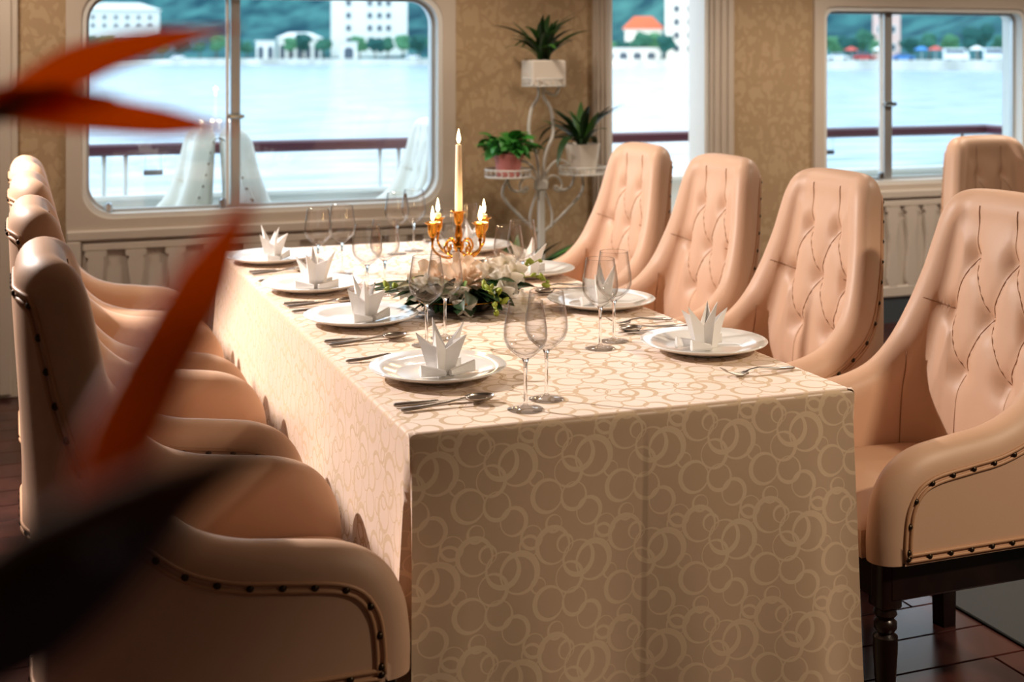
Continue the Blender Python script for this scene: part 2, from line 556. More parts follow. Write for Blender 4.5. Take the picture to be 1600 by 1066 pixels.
# doorway: casings and jambs, opening on to the deck
d1 = root('door_1', ((DR['x0'] + DR['x1']) / 2, WY, 0), 0, None, None); struct(d1)
dx0, dx1 = DR['x0'] - (DR['x0'] + DR['x1']) / 2, DR['x1'] - (DR['x0'] + DR['x1']) / 2
for s, xx, w in ((-1, dx0, 0.082), (1, dx1, 0.142)):
    c = xx + s * w / 2
    cs = MB().box((c, -0.014, DR['z1'] / 2), (w, 0.028, DR['z1']), bev=0.004).build('casing', trim_m, d1)
    for k in range(3):
        MB().box((c + s * (k - 1) * w * 0.28, -0.032, DR['z1'] / 2), (w * 0.13, 0.012, DR['z1'] - 0.02), bev=0.004).build('moulding', trim_m, cs)
    MB().box((xx - s * 0.012, TH / 2, DR['z1'] / 2), (0.024, TH + 0.03, DR['z1'])).build('jamb', frame_m, d1)
MB().box((0, -0.014, DR['z1'] + 0.05), (dx1 - dx0 + 0.3, 0.028, 0.1)).build('lintel', trim_m, d1)
MB().box((0, TH / 2, 0.01), (dx1 - dx0, TH + 0.05, 0.02)).build('threshold', alu_m, d1)

# fluted pilaster at the far left of the window wall
pt = MB().box((-0.19, WY - 0.02, RZ / 2), (0.42, 0.04, RZ - 0.002), bev=0.004).build('trim_1', trim_m); struct(pt)
for k, xx in enumerate((-0.33, -0.23, -0.13, -0.03)):
    MB().box((xx, WY - 0.046, RZ / 2), (0.05, 0.014, RZ - 0.03), bev=0.005).build('moulding', trim_m, pt)

# wainscot below the windows, with cut-out balusters
def baluster_outline(h, w):
    prof = [(0.0, 0.30), (0.03, 0.30), (0.05, 0.40), (0.10, 0.44), (0.25, 0.36), (0.45, 0.24), (0.62, 0.26), (0.78, 0.38), (0.88, 0.42), (0.93, 0.34), (0.95, 0.52), (1.0, 0.52)]
    right = [(w * b, h * a) for a, b in prof]
    return right + [(-x, z) for x, z in reversed(right)]
def wainscot(num, x0, x1, z1, pitch):
    t = MB().box(((x0 + x1) / 2, WY - 0.008, z1 / 2), (x1 - x0, 0.016, z1)).build('trim_%d' % num, wains_m); struct(t)
    MB().box(((x0 + x1) / 2, WY - 0.028, z1 - 0.022), (x1 - x0, 0.024, 0.044), bev=0.006).build('top_rail', wains_m, t)
    MB().box(((x0 + x1) / 2, WY - 0.024, z1 - 0.072), (x1 - x0 - 0.13, 0.016, 0.036), bev=0.006).build('panel_mould', wains_m, t)
    MB().box(((x0 + x1) / 2, WY - 0.028, 0.17), (x1 - x0, 0.024, 0.06), bev=0.006).build('bottom_rail', wains_m, t)
    for xx in (x0 + 0.03, x1 - 0.03):
        MB().box((xx, WY - 0.028, (z1 - 0.044 + 0.2) / 2), (0.06, 0.024, z1 - 0.244), bev=0.006).build('stile', wains_m, t)
    h = z1 - 0.09 - 0.2
    bal = MB().prism(baluster_outline(h, 0.085), -0.022, 0.0).mesh('baluster', wains_m)
    n = int((x1 - x0 - 0.24) / pitch)
    for i in range(n + 1):
        xx = x0 + 0.12 + (x1 - x0 - 0.24) * i / n
        put('baluster', bal, t, (xx, WY - 0.016, 0.2))
    struct(MB().box(((x0 + x1) / 2, WY - 0.014, 0.07), (x1 - x0, 0.028, 0.14)).build('baseboard_%d' % num, mat('slate_baseboard_%d' % num, (70, 78, 84), 0.5)))
wainscot(2, W1['x0'] - 0.062, W1['x1'] + 0.062, W1['z0'] - 0.045, 0.163)
wainscot(3, W2['x0'] - 0.06, W2['x1'] + 0.06, W2['z0'] - 0.03, 0.118)

# ceiling downlights; the near-end spot and the doorway-side one are added fill
def downlight(x, y, power, colour, target=None, size=0.05, label='', spot=None):
    r = root('ceiling_downlight', (x, y, RZ), 0, label, 'downlight', 'ceiling downlights')
    MB().lathe([(0.045, 0.0), (0.07, 0.0), (0.072, -0.006), (0.066, -0.01), (0.046, -0.01), (0.045, 0.0)], 24).build('bezel', chrome, r, smooth=True, angle=40)
    ld = bpy.data.lights.new('downlight_lamp', 'SPOT')
    ld.energy = power; ld.color = colour; ld.shadow_soft_size = size
    ld.spot_size = radians(spot or 120); ld.spot_blend = 0.6
    lo = bpy.data.objects.new('lamp', ld); COL.objects.link(lo)
    lo.parent = r; lo.location = (0, 0, -0.03)
    if target:
        d = Vector(target) - Vector((x, y, RZ - 0.03))
        lo.rotation_euler = d.to_track_quat('-Z', 'Y').to_euler()
    return r
downlight(-1.15, 4.55, KEY_POWER, (1.0, 0.885, 0.815), (1.15, 3.0, 0.8), 0.05, 'adjustable ceiling spotlight aimed over the left chairs', 105)
downlight(2.75, 0.7, 250, (1.0, 0.80, 0.58), (1.8, 2.3, 0.25), 0.10, 'added unseen fill spot aimed at the near table end', 56)  # added to brighten the cloth front, cone narrowed off the left chair
for x, y, pw_, lb in ((3.3, 2.9, 1.3, 'ceiling downlight with warm lamp beyond the right chair row'),
                      (1.7, 5.0, 1.2, 'ceiling downlight with warm lamp between window and plant stand'), (5.2, 4.7, 2.2, 'ceiling downlight with warm lamp before the right window'), (3.7, 4.9, 1.7, 'added unseen fill lamp between doorway and right window'), (-0.2, 5.2, 1.1, 'ceiling downlight with warm lamp before the left window')):  # lamp between doorway and right window added to lift the dark wall
    downlight(x, y, DOWN_POWER * pw_, (1.0, 0.83, 0.66), None, 0.14, lb, 150)

# ------------------------------------------------------------------ tablecloth and table
TX0, TX1, TY0, TY1, TZ = 0.666, 1.612, 2.29, 4.69, 0.76
table = root('banquet_table', ((TX0 + TX1) / 2, (TY0 + TY1) / 2, 0), 0, 'long rectangular dining table hidden under the patterned cloth', 'table')
MB().box((0, 0, TZ - 0.025), (TX1 - TX0 - 0.012, TY1 - TY0 - 0.012, 0.036), bev=0.004).build('tabletop', dark_wood, table)
for sx in (-1, 1):
    for sy in (-1, 1):
        MB().box((sx * 0.40, sy * 1.12, (TZ - 0.043) / 2), (0.06, 0.06, TZ - 0.043), bev=0.005).build('leg', dark_wood, table)

def build_cloth():
    me_v = []; me_f = []; uvs = []
    # perimeter, counter-clockwise from the near left corner; each entry: (x, y, nx, ny, side, along, pleat)
    per = []
    def side(p0, p1, nrm, n, side_id):
        for i in range(n):
            f = i / (n - 1)
            per.append((p0[0] + (p1[0] - p0[0]) * f, p0[1] + (p1[1] - p0[1]) * f, nrm[0], nrm[1], side_id, f))
    NX, NY = 180, 150
    side((TX0, TY0), (TX1, TY0), (0, -1), NX, 0)
    side((TX1, TY0), (TX1, TY1), (1, 0), NY, 1)
    side((TX1, TY1), (TX0, TY1), (0, 1), NX, 2)
    side((TX0, TY1), (TX0, TY0), (-1, 0), NY, 3)
    R = 0.012
    rows = []
    drops = []
    for k in range(5):
        a = k / 4 * pi / 2
        drops.append((R * (1 - cos(a)), R * sin(a), R * a))           # (dz, out, arc)
    nrow = 46
    H = TZ - 0.05
    for k in range(1, nrow + 1):
        dz = R + (H - R) * k / nrow
        drops.append((dz, R, R * pi / 2 + dz - R))
    V = []; U = []
    for dz, out, arc in drops:
        row = []; ur = []
        t = max(0, (dz - R) / (H - R))
        for (x, y, nx, ny, sd, f) in per:
            ln = (TX1 - TX0) if sd in (0, 2) else (TY1 - TY0)
            s = f * ln
            o = out - R                                         # inset so the fold stays on the table edge
            env = sstep(0, 0.12, f) * sstep(0, 0.12, 1 - f)
            w = 0.0
            if sd == 0:
                xc = s - 0.475
                w += t * (0.026 * sin(s * 9.0 + 0.6) + 0.010 * sin(s * 23 + 1.0)) * env
                if xc < 0: w -= 0.0030 * exp(xc / 0.030) * min(1, t * 8)
                w += 0.012 * t * exp(-((s - 0.16 - 0.1 * t) / 0.07) ** 2)
                w += 0.012 * t
            elif sd == 1:
                w += t * (0.010 + 0.008 * sin(s * 7.0) + 0.006 * sin(s * 17)) * env
            elif sd == 2:
                w += t * 0.012 * sin(s * 8) * env
            else:
                w += t * (0.012 * sin(s * 6.5 + 1.2) + 0.006 * sin(s * 15)) * env
                w += 0.01 * t
                w -= 0.003 * exp(-((dz - 0.115) / 0.006) ** 2)
            # pleats at the corners: the panel ends stay proud, the very end turns into a recess
            e = min(f, 1 - f) * ln
            tx, ty = ((1, 0), (0, 1), (-1, 0), (0, -1))[sd]
            end = 1 if f > 0.5 else -1
            slide = 0.0
            if e < 0.12:
                k = 1 - e / 0.12
                if sd in (1, 3):
                    w += 0.045 * t * k * k
                    slide = end * 0.01 * t * k
                    if e < 1e-6:
                        w -= 0.085 * t; slide = -end * 0.03 * t
                else:
                    w += 0.02 * t * k * k
                    slide = end * 0.012 * t * k
                    if e < 1e-6:
                        w -= 0.05 * t; slide = end * -0.02 * t
            px = x + nx * (o + w) + tx * slide
            py = y + ny * (o + w) + ty * slide
            row.append((px, py, TZ - dz))
            ur.append((x + nx * (arc - R), y + ny * (arc - R)))
        V.append(row); U.append(ur)
    n = len(per)
    verts = [p for r in V for p in r]
    uv = [p for r in U for p in r]
    faces = []
    for j in range(len(V) - 1):
        for i in range(n):
            k = (i + 1) % n
            faces.append((j * n + i, (j + 1) * n + i, (j + 1) * n + k, j * n + k))
    # flat top as a grid
    o = len(verts)
    gx, gy = 24, 60
    for j in range(gy + 1):
        for i in range(gx + 1):
            x = TX0 + R + (TX1 - TX0 - 2 * R) * i / gx; y = TY0 + R + (TY1 - TY0 - 2 * R) * j / gy
            verts.append((x, y, TZ)); uv.append((x, y))
    for j in range(gy):
        for i in range(gx):
            a = o + j * (gx + 1) + i
            faces.append((a, a + 1, a + gx + 2, a + gx + 1))
    me = bpy.data.meshes.new('tablecloth')
    me.from_pydata(verts, [], faces)
    ul = me.uv_layers.new(name='pattern')
    for lp in me.loops:
        ul.data[lp.index].uv = uv[lp.vertex_index]
    me.polygons.foreach_set('use_smooth', [True] * len(me.polygons))
    me.set_sharp_from_angle(angle=radians(50))
    me.materials.append(cloth_m)
    ob = put('tablecloth', me)
    return tag(ob, 'cream jacquard cloth with interlocking rings draped over the long table', 'tablecloth')
build_cloth()

# ------------------------------------------------------------------ chairs
def chair_shell():
    ZB = 0.39
    T = 0.045; RR = 0.055
    sB, rA = 0.115, 0.135                       # half straight of the back, corner radius
    sC = sB + rA * pi / 2
    xb = -0.25
    yArm = sB + rA
    def plan(s):
        sg = 1 if s >= 0 else -1
        a = abs(s)
        if a <= sB:
            p = Vector((xb, a)); n = Vector((-1, 0))
        elif a <= sC:
            th = (a - sB) / rA
            p = Vector((xb + rA - rA * cos(th), sB + rA * sin(th))); n = Vector((-cos(th), sin(th)))
        else:
            p = Vector((xb + rA + (a - sC), yArm)); n = Vector((0, 1))
        return Vector((p.x, p.y * sg)), Vector((n.x, n.y * sg))
    def to3(s, z, off):
        p, n = plan(s)
        q = p + n * off
        k = 1 - 0.20 * sstep(0.60, 1.12, z)
        lean = -0.030 * sstep(0.45, 1.12, z)
        return Vector((q.x + lean, q.y * k, z))
    def s_of_x(x):
        return sC + (x - (xb + rA))
    prof = [(s_of_x(0.312), ZB), (s_of_x(0.312), 0.45), (s_of_x(0.300), 0.525), (s_of_x(0.262), 0.585), (s_of_x(0.20), 0.618),
            (s_of_x(0.10), 0.634), (s_of_x(0.02), 0.646), (s_of_x(-0.05), 0.675), (s_of_x(-0.105), 0.735),
            (sC - 0.022, 0.815), (sC - 0.046, 0.905), (sC - 0.062, 0.985), (sC - 0.078, 1.045), (sC - 0.106, 1.088), (sC - 0.155, 1.108), (0.08, 1.114), (0.0, 1.115)]
    half = catmull([Vector((a, b, 0)) for a, b in prof], 12)
    half = resample(half, 96)
    full = half + [Vector((-p.x, p.y, 0)) for p in reversed(half[:-1])]
    n = len(full)
    def offset(d):
        out = []
        for i, p in enumerate(full):
            t = full[min(i + 1, n - 1)] - full[max(i - 1, 0)]
            t.normalize()
            nn = Vector((-t.y, t.x, 0))          # to the left of travel = towards the inside
            q = p + nn * d
            if q.y < ZB: q.y = ZB
            out.append(q)
        return out
    # buttons and creases on the inner back, in (s, z)
    rows = [(0.950, (-0.078, 0.078)), (0.810, (-0.155, 0.0, 0.155)), (0.668, (-0.078, 0.078))]
    buttons = [(s, z) for z, ss in rows for s in ss]
    creases = []
    for a in range(2):
        for s1 in rows[a][1]:
            for s2 in rows[a + 1][1]:
                if abs(s1 - s2) < 0.1:
                    creases.append(((s1, rows[a][0]), (s2, rows[a + 1][0])))
    for s in rows[0][1]:
        creases.append(((s, rows[0][0]), (s * 1.04, 1.075)))
    for s in rows[2][1]:
        creases.append(((s, rows[2][0]), (s * 1.15, 0.47)))
    for sg in (-1, 1):
        creases.append(((sg * 0.155, 0.810), (sg * 0.285, 0.835)))
        creases.append(((sg * 0.335, 0.47), (sg * 0.325, 0.70)))
    from mathutils import kdtree
    rimline = offset(RR)
    kd = kdtree.KDTree(len(rimline))
    for i, p in enumerate(rimline):
        kd.insert((p.x, p.y, 0), i)
    kd.balance()
    def pad(s, z):
        a = abs(s)
        rd = kd.find((s, z, 0))[2]
        rim = sstep(0.0, 0.12, rd)
        back = 1 - sstep(0.16, 0.36, a)
        p = (0.020 * back + 0.018 * back * sstep(1.0, 0.55, z)) * rim
        g = 0.0
        for bs, bz in buttons:
            d2 = (s - bs) ** 2 + (z - bz) ** 2
            if d2 < 0.02:
                g += 0.019 * exp(-d2 / 0.0011) + 0.010 * exp(-sqrt(d2) / 0.010)
        c = 0.0
        for (s1, z1), (s2, z2) in creases:
            dx, dz = s2 - s1, z2 - z1
            t = ((s - s1) * dx + (z - z1) * dz) / (dx * dx + dz * dz)
            t = min(1, max(0, t))
            d = sqrt((s - s1 - dx * t) ** 2 + (z - z1 - dz * t) ** 2)
            if d < 0.06:
                c = max(c, 0.0050 * exp(-(d / 0.022) ** 2) + 0.003 * exp(-d / 0.005))
        return p - (g + c) * sstep(-0.01, 0.05, rd)
    mb = MB()
    K = 7
    outer = []; inner = []
    for k in range(K + 1):
        th = pi / 2 * k / K
        off = offset(RR * (1 - cos(th)))
        outer.append([to3(p.x, p.y, T * sin(th)) for p in off])
        fade = sstep(0, 1, k / K)
        inner.append([to3(p.x, p.y, -T * sin(th) - fade * 0.0) for p in off])
    base = offset(RR)
    # bottom ends of the fill lines
    s0 = base[0].x
    def fill(sign, nr, padded):
        out = []
        for r in range(1, nr + 1):
            f = r / nr
            row = []
            for i, p in enumerate(base):
                # front part of the rim sends its lines towards slightly set-back bottom points
                e = p.x
                z = p.y + (ZB - p.y) * f
                o = sign * T
                if padded:
                    o -= pad(e, z)
                row.append(to3(e, z, o))
            out.append(row)
        return out
    shell = MB()
    shell.grid(list(reversed(outer + fill(1, 8, False))) + [])
    shell.grid(inner + fill(-1, 72, True))
    me = shell.mesh('upholstered_shell', leather, smooth=True)
    # weld the two halves along the rim
    import bmesh
    bm = bmesh.new(); bm.from_mesh(me)
    bmesh.ops.remove_doubles(bm, verts=bm.verts, dist=0.0004)
    bmesh.ops.recalc_face_normals(bm, faces=bm.faces)
    bm.to_mesh(me); bm.free()
    me.polygons.foreach_set('use_smooth', [True] * len(me.polygons))
    # piping: two cords along the rim on the outside, and along the bottom
    po = [p for p in offset(0.062)]
    po = [p for p in po if p.y > ZB + 0.012]
    def line(d, out):
        q = [p for p in offset(d) if p.y > ZB + 0.006]
        return [to3(p.x, p.y, T + out) for p in resample(q, 150)]
    pp = MB().tube(line(0.056, 0.001), 0.0042, 6).tube(line(0.069, 0.001), 0.0042, 6)
    smax = max(p.x for p in po)
    for zz in (ZB + 0.008, ZB + 0.021):
        pp.tube([to3(-smax + 2 * smax * i / 120, zz, T + 0.001) for i in range(121)], 0.0042, 6)
    pm = pp.mesh('piping', pipe_m, smooth=True)
    mid = resample([p for p in offset(0.0625) if p.y > ZB + 0.02], 400)
    nails = []
    L_ = sum((mid[i + 1] - mid[i]).length for i in range(399))
    nn = int(L_ / 0.052)
    for p in resample(mid, nn):
        _, nrm = plan(p.x)
        nails.append((to3(p.x, p.y, T + 0.003), nrm))
    nb = int(2 * smax / 0.052)
    for i in range(nb + 1):
        s = -smax + 2 * smax * i / nb
        _, nrm = plan(s)
        nails.append((to3(s, ZB + 0.0145, T + 0.003), nrm))
    # seams as fine cords sitting in the creases
    sm = MB()
    for (s1, z1), (s2, z2) in creases:
        pts = []
        for i in range(31):
            f = i / 30
            s = s1 + (s2 - s1) * f; z = z1 + (z2 - z1) * f
            pts.append(to3(s, z, -T - pad(s, z) - 0.0020))
        sm.tube(pts, 0.0013, 5)
    smm = sm.mesh('seam', seam_m, smooth=True)
    btn = []
    for s, z in buttons:
        _, nrm = plan(s)
        btn.append((to3(s, z, -T - pad(s, z) - 0.001), -nrm))
    return me, pm, nails, smm, btn

def chair_parts():
    me, pm, nails, smm, btn = chair_shell()
    P = {}
    P['shell'] = me; P['pipe'] = pm; P['nails'] = nails; P['seam'] = smm; P['btn'] = btn
    nail = MB().lathe([(0.0, 0.0048), (0.003, 0.0042), (0.0055, 0.0022), (0.0066, 0.0), (0.0066, -0.001)], 10)
    P['nail'] = nail.mesh('nailhead', nail_m, smooth=True)
    allm = MB()
    for p, n in nails:
        q = Vector((n.x, n.y, 0)).to_track_quat('Z', 'Y').to_matrix()
        allm.lathe([(0.0, 0.0048), (0.0042, 0.0032), (0.0066, 0.0)], 7, p, M=q)
    P['nail_all'] = allm.mesh('nailhead_trim', nail_m, smooth=True)
    P['button'] = MB().lathe([(0.0, 0.005), (0.005, 0.0042), (0.0085, 0.001), (0.009, -0.003)], 12).mesh('button', leather, smooth=True)
    # seat cushion
    seat = MB()
    rows = []
    nx, ny = 26, 22
    def seat_pt(u, v, top):
        # superellipse outline
        x = 0.055 + 0.255 * u; y = 0.218 * v
        e = max(abs(u), abs(v))
        dome = (1 - abs(u) ** 6) ** 0.5 * (1 - abs(v) ** 6) ** 0.5
        return (x, y, (0.445 + 0.045 * dome * (1 - 0.2 * u * u)) if top else 0.385)
    for j in range(ny + 1):
        v = -1 + 2 * j / ny
        rows.append([seat_pt(sin(pi / 2 * (-1 + 2 * i / nx)), sin(pi / 2 * v), True) for i in range(nx + 1)])
    seat.grid(rows)
    ring = [rows[0][i] for i in range(nx + 1)] + [rows[j][nx] for j in range(1, ny + 1)] + [rows[ny][i] for i in range(nx - 1, -1, -1)] + [rows[j][0] for j in range(ny - 1, 0, -1)]
    low = [(0.055 + (x - 0.055) * 0.985, y * 0.985, 0.385) for x, y, z in ring]
    seat.grid([low, [(0.055 + (x - 0.055) * 1.01, y * 1.01, 0.41) for x, y, z in ring], ring], close_u=True)
    seat.add(low, [tuple(range(len(low)))])
    P['seat'] = seat.mesh('seat', leather, smooth=True, angle=60)
    ap = MB()
    ap.box((0.272, 0, 0.345), (0.036, 0.46, 0.085), bev=0.006)
    ap.box((-0.235, 0, 0.345), (0.036, 0.40, 0.085), bev=0.006)
    for s in (-1, 1):
        ap.box((0.02, s * 0.245, 0.345), (0.50, 0.036, 0.085), bev=0.006)
    ap.box((0.02, 0, 0.378), (0.52, 0.48, 0.018))
    P['apron'] = ap.mesh('apron', dark_wood)
    leg = MB().box((0, 0, 0.335), (0.052, 0.052, 0.1), bev=0.005)
    leg.lathe([(0.0, 0), (0.015, 0.0), (0.018, 0.02), (0.016, 0.04), (0.021, 0.12), (0.026, 0.20), (0.026, 0.225), (0.017, 0.232), (0.024, 0.242), (0.024, 0.255), (0.017, 0.262), (0.025, 0.272), (0.02, 0.286), (0.02, 0.30)], 16)
    P['leg_f'] = leg.mesh('front_leg', dark_wood, smooth=True, angle=45)
    P['leg_b'] = MB().prism([(-0.02, 0.0), (0.016, 0.0), (0.026, 0.38), (-0.026, 0.38)], -0.022, 0.022).mesh('rear_leg', dark_wood)
    return P
CH = chair_parts()
def swap_mat(me, m, name):
    c = me.copy(); c.name = name; c.materials.clear(); c.materials.append(m); return c
CHW = dict(CH)
for k in ('shell', 'seat', 'button'):
    CHW[k] = swap_mat(CH[k], leather_white, CH[k].name + '_white')
CHW['pipe'] = swap_mat(CH['pipe'], leather_white, 'piping_white')
CHW['seam'] = swap_mat(CH['seam'], seam_white, 'seam_white')

def chair(loc, rz, label, group, P=CH, each_nail=False, name='armchair'):
    r = root(name, loc, rz, label, 'chair', group)
    sh = put('upholstered_shell', P['shell'], r)
    put('seam', P['seam'], sh)
    for p, n in P['btn']:
        q = Vector((n.x, n.y, 0)).to_track_quat('Z', 'Y').to_euler()
        put('button', P['button'], sh, p, q)
    put('piping', P['pipe'], r)
    if each_nail:
        for p, n in P['nails']:
            q = Vector((n.x, n.y, 0)).to_track_quat('Z', 'Y').to_euler()
            put('nailhead', P['nail'], r, p, q)
    else:
        tag(put('nailhead_trim', P['nail_all'], r), kind='stuff')
    put('seat', P['seat'], r)
    put('apron', P['apron'], r)
    for sy in (-1, 1):
        put('front_leg', P['leg_f'], r, (0.262, sy * 0.235, 0))
        put('rear_leg', P['leg_b'], r, (-0.235, sy * 0.2, 0))
    return r
LX, RXC = 0.315, 2.0
ord_l = ['nearest armchair of the row left of the table, its nailed side panel in front',
         'second nearest chair in the row left of the table, behind the orange sepal',
         'third chair from the camera in the row left of the table',
         'farthest chair in the left row, closest to the big window']
ord_r = ['large tufted peach armchair at the near right table corner, dark turned leg showing',
         'tufted peach armchair behind the near right plate, second in the right row',
         'tufted peach armchair before the wallpaper pillar, third in the right row',
         'tufted peach armchair beside the plant stand, farthest in the right row']
for y, lb, en in zip((2.45, 3.24, 3.965, 4.585), ord_l, (True, False, False, False)):
    chair((LX + (0.012 if en else 0), y, 0), 0, lb, 'peach leather armchairs along the table', each_nail=en)
for y, lb, en, xr in zip((2.56, 3.23, 3.855, 4.475), ord_r, (True, False, False, False), (1.975, 1.945, 1.938, 1.942)):
    chair((xr, y, 0), pi, lb, 'peach leather armchairs along the table', each_nail=en)
chair((3.76, 4.16, 0), radians(-86), 'peach armchair standing alone before the right window', 'peach leather armchairs', each_nail=False)

# ------------------------------------------------------------------ place settings
plate_prof = [(0.0, 0.004), (0.055, 0.004), (0.06, 0.0), (0.078, 0.0), (0.082, 0.005), (0.115, 0.012), (0.144, 0.0225), (0.1465, 0.025), (0.1445, 0.0265), (0.112, 0.017), (0.092, 0.0105), (0.084, 0.009), (0.0, 0.0085)]
PLATE = MB().lathe(plate_prof, 72).mesh('plate', porcelain, smooth=True)

def napkin_mesh(seed):
    rnd = random.Random(seed)
    n = 5
    peaks = [0.096, 0.112, 0.090, 0.104, 0.078]
    m = 2 * n
    lines = []
    for k in range(m):
        a = pi * k / n + 0.35
        if k % 2 == 0:
            h = peaks[k // 2] + rnd.uniform(-0.008, 0.008)
            rt, rb = 0.058 + rnd.uniform(-0.006, 0.004), 0.030
            ja = rnd.uniform(-0.12, 0.12)
        else:
            h = 0.060 + rnd.uniform(-0.010, 0.010)
            rt, rb = 0.024, 0.014
            ja = 0
        lines.append(((rb * cos(a), rb * sin(a) * 0.8, 0.0), (rt * cos(a + ja), rt * sin(a + ja) * 0.72, h)))
    mb = MB()
    # each pleat: two facets running from the valley, over the ridge, to the next valley
    V = []; F = []
    J = 5
    for j in range(J + 1):
        f = j / J
        for k, (b, t) in enumerate(lines):
            g = f ** 1.25 if k % 2 == 0 else f
            V.append((b[0] + (t[0] - b[0]) * g, b[1] + (t[1] - b[1]) * g, b[2] + (t[2] - b[2]) * f))
    for j in range(J):
        for k in range(m):
            l = (k + 1) % m
            F.append((j * m + k, j * m + l, (j + 1) * m + l, (j + 1) * m + k))
    mb.add(V, F)
    idx = len(mb.v)
    mb.v.append((0, 0, 0.035))
    for k in range(m):
        l = (k + 1) % m
        mb.f.append((3 * m + k, 3 * m + l, idx))
    me = mb.mesh('crown_folds', napkin_m)
    cuffs = []
    for sx, sy, ln in ((-1, -1, 0.052), (1, -1, 0.06), (1, 1, 0.045)):
        rows = []
        for i in range(6):
            u = i / 5
            x = sx * (0.006 + ln * u); y = sy * (0.030 - 0.010 * u)
            row = []
            for q in range(8):
                a = 2 * pi * q / 8
                row.append((x, y + 0.008 * cos(a) * (1 - 0.3 * u), 0.0075 + 0.0072 * sin(a) * (1 - 0.2 * u) + (0.014 * u if sin(a) > 0.2 else 0)))
            rows.append(row)
        c_ = MB().grid(rows, close_u=True)
        c_.f.append(tuple(range(8))); c_.f.append(tuple(range(40, 48)))
        cuffs.append(c_.mesh('cuff', napkin_m))
    return me, cuffs
NAPS = [napkin_mesh(i) for i in range(3)]

def solidified(o, th):
    md = o.modifiers.new('thickness', 'SOLIDIFY'); md.thickness = th; md.offset = 0
    return o

# cutlery: along +X, resting on the cloth
def ell_ring(cx, rx, ry, n=16):
    return [(cx + rx * cos(2 * pi * i / n), ry * sin(2 * pi * i / n)) for i in range(n)]
def handle_path(l):
    return [(-l, 0, 0.004), (-l * 0.8, 0, 0.005), (-l * 0.5, 0, 0.006), (-l * 0.25, 0, 0.007), (0, 0, 0.009)]
def cutlery():
    H = {}
    kh = MB().tube([(0, 0, 0.0055), (0.004, 0, 0.0055), (0.04, 0, 0.0055), (0.085, 0, 0.0055), (0.09, 0, 0.0055)], [0.003, 0.0062, 0.0068, 0.0055, 0.004], 10, flat=0.7)
    H['knife_handle'] = kh.mesh('handle', steel, smooth=True, angle=50)
    out = [(0.088, -0.004), (0.12, -0.008), (0.17, -0.0085), (0.20, -0.006), (0.212, 0.002), (0.205, 0.005), (0.16, 0.0055), (0.088, 0.004)]
    n = len(out)
    H['knife_blade'] = MB().add([(x, y, 0.0046) for x, y in out] + [(x, y, 0.0062) for x, y in out],
                                [tuple(range(n - 1, -1, -1)), tuple(range(n, 2 * n))] + [(i, (i + 1) % n, n + (i + 1) % n, n + i) for i in range(n)]).mesh('blade', steel)
    sh = MB().tube([(0, 0, 0.004), (0.006, 0, 0.0045), (0.05, 0, 0.006), (0.10, 0, 0.009), (0.128, 0, 0.013), (0.14, 0, 0.0135)], [0.003, 0.0068, 0.0062, 0.0042, 0.0032, 0.003], 10, flat=0.55)
    H['spoon_handle'] = sh.mesh('handle', steel, smooth=True, angle=60)
    bw = MB(); rings = []
    for k in range(7):
        a = k / 6
        rr = sqrt(1 - (1 - a) ** 2) if a < 1 else 1
        rings.append([(0.166 + 0.031 * rr * cos(2 * pi * i / 24), 0.0205 * rr * (1 - 0.12 * cos(2 * pi * i / 24)) * sin(2 * pi * i / 24), 0.002 + 0.011 * a ** 1.0) for i in range(24)])
    bw.grid(rings, close_u=True)
    inn = [[(x, y, z + 0.0012) for x, y, z in r] for r in reversed(rings)]
    bw.grid([rings[-1]] + inn, close_u=True)
    H['spoon_bowl'] = bw.mesh('bowl', steel, smooth=True)
    fh = MB().tube([(0, 0, 0.004), (0.006, 0, 0.0045), (0.05, 0, 0.007), (0.095, 0, 0.013), (0.118, 0, 0.011), (0.132, 0, 0.006)], [0.003, 0.0066, 0.006, 0.0042, 0.0034, 0.006], 10, flat=0.55)
    H['fork_handle'] = fh.mesh('handle', steel, smooth=True, angle=60)
    tn = MB()
    for k in range(4):
        y = (k - 1.5) * 0.0054
        tn.tube([(0.126, y * 0.7, 0.0065), (0.140, y, 0.004), (0.155, y, 0.005), (0.172, y, 0.011), (0.188, y, 0.021)], [0.003, 0.0021, 0.0018, 0.0015, 0.0009], 6)
    H['fork_tines'] = tn.mesh('tines', steel, smooth=True)
    return H
CU = cutlery()
def piece(kind, loc, rz, label):
    r = root(kind, loc, rz, label, kind, 'table cutlery')
    if kind == 'knife':
        put('handle', CU['knife_handle'], r); put('blade', CU['knife_blade'], r)
    elif kind == 'spoon':
        put('handle', CU['spoon_handle'], r); put('bowl', CU['spoon_bowl'], r)
    else:
        put('handle', CU['fork_handle'], r); put('tines', CU['fork_tines'], r)
    return r

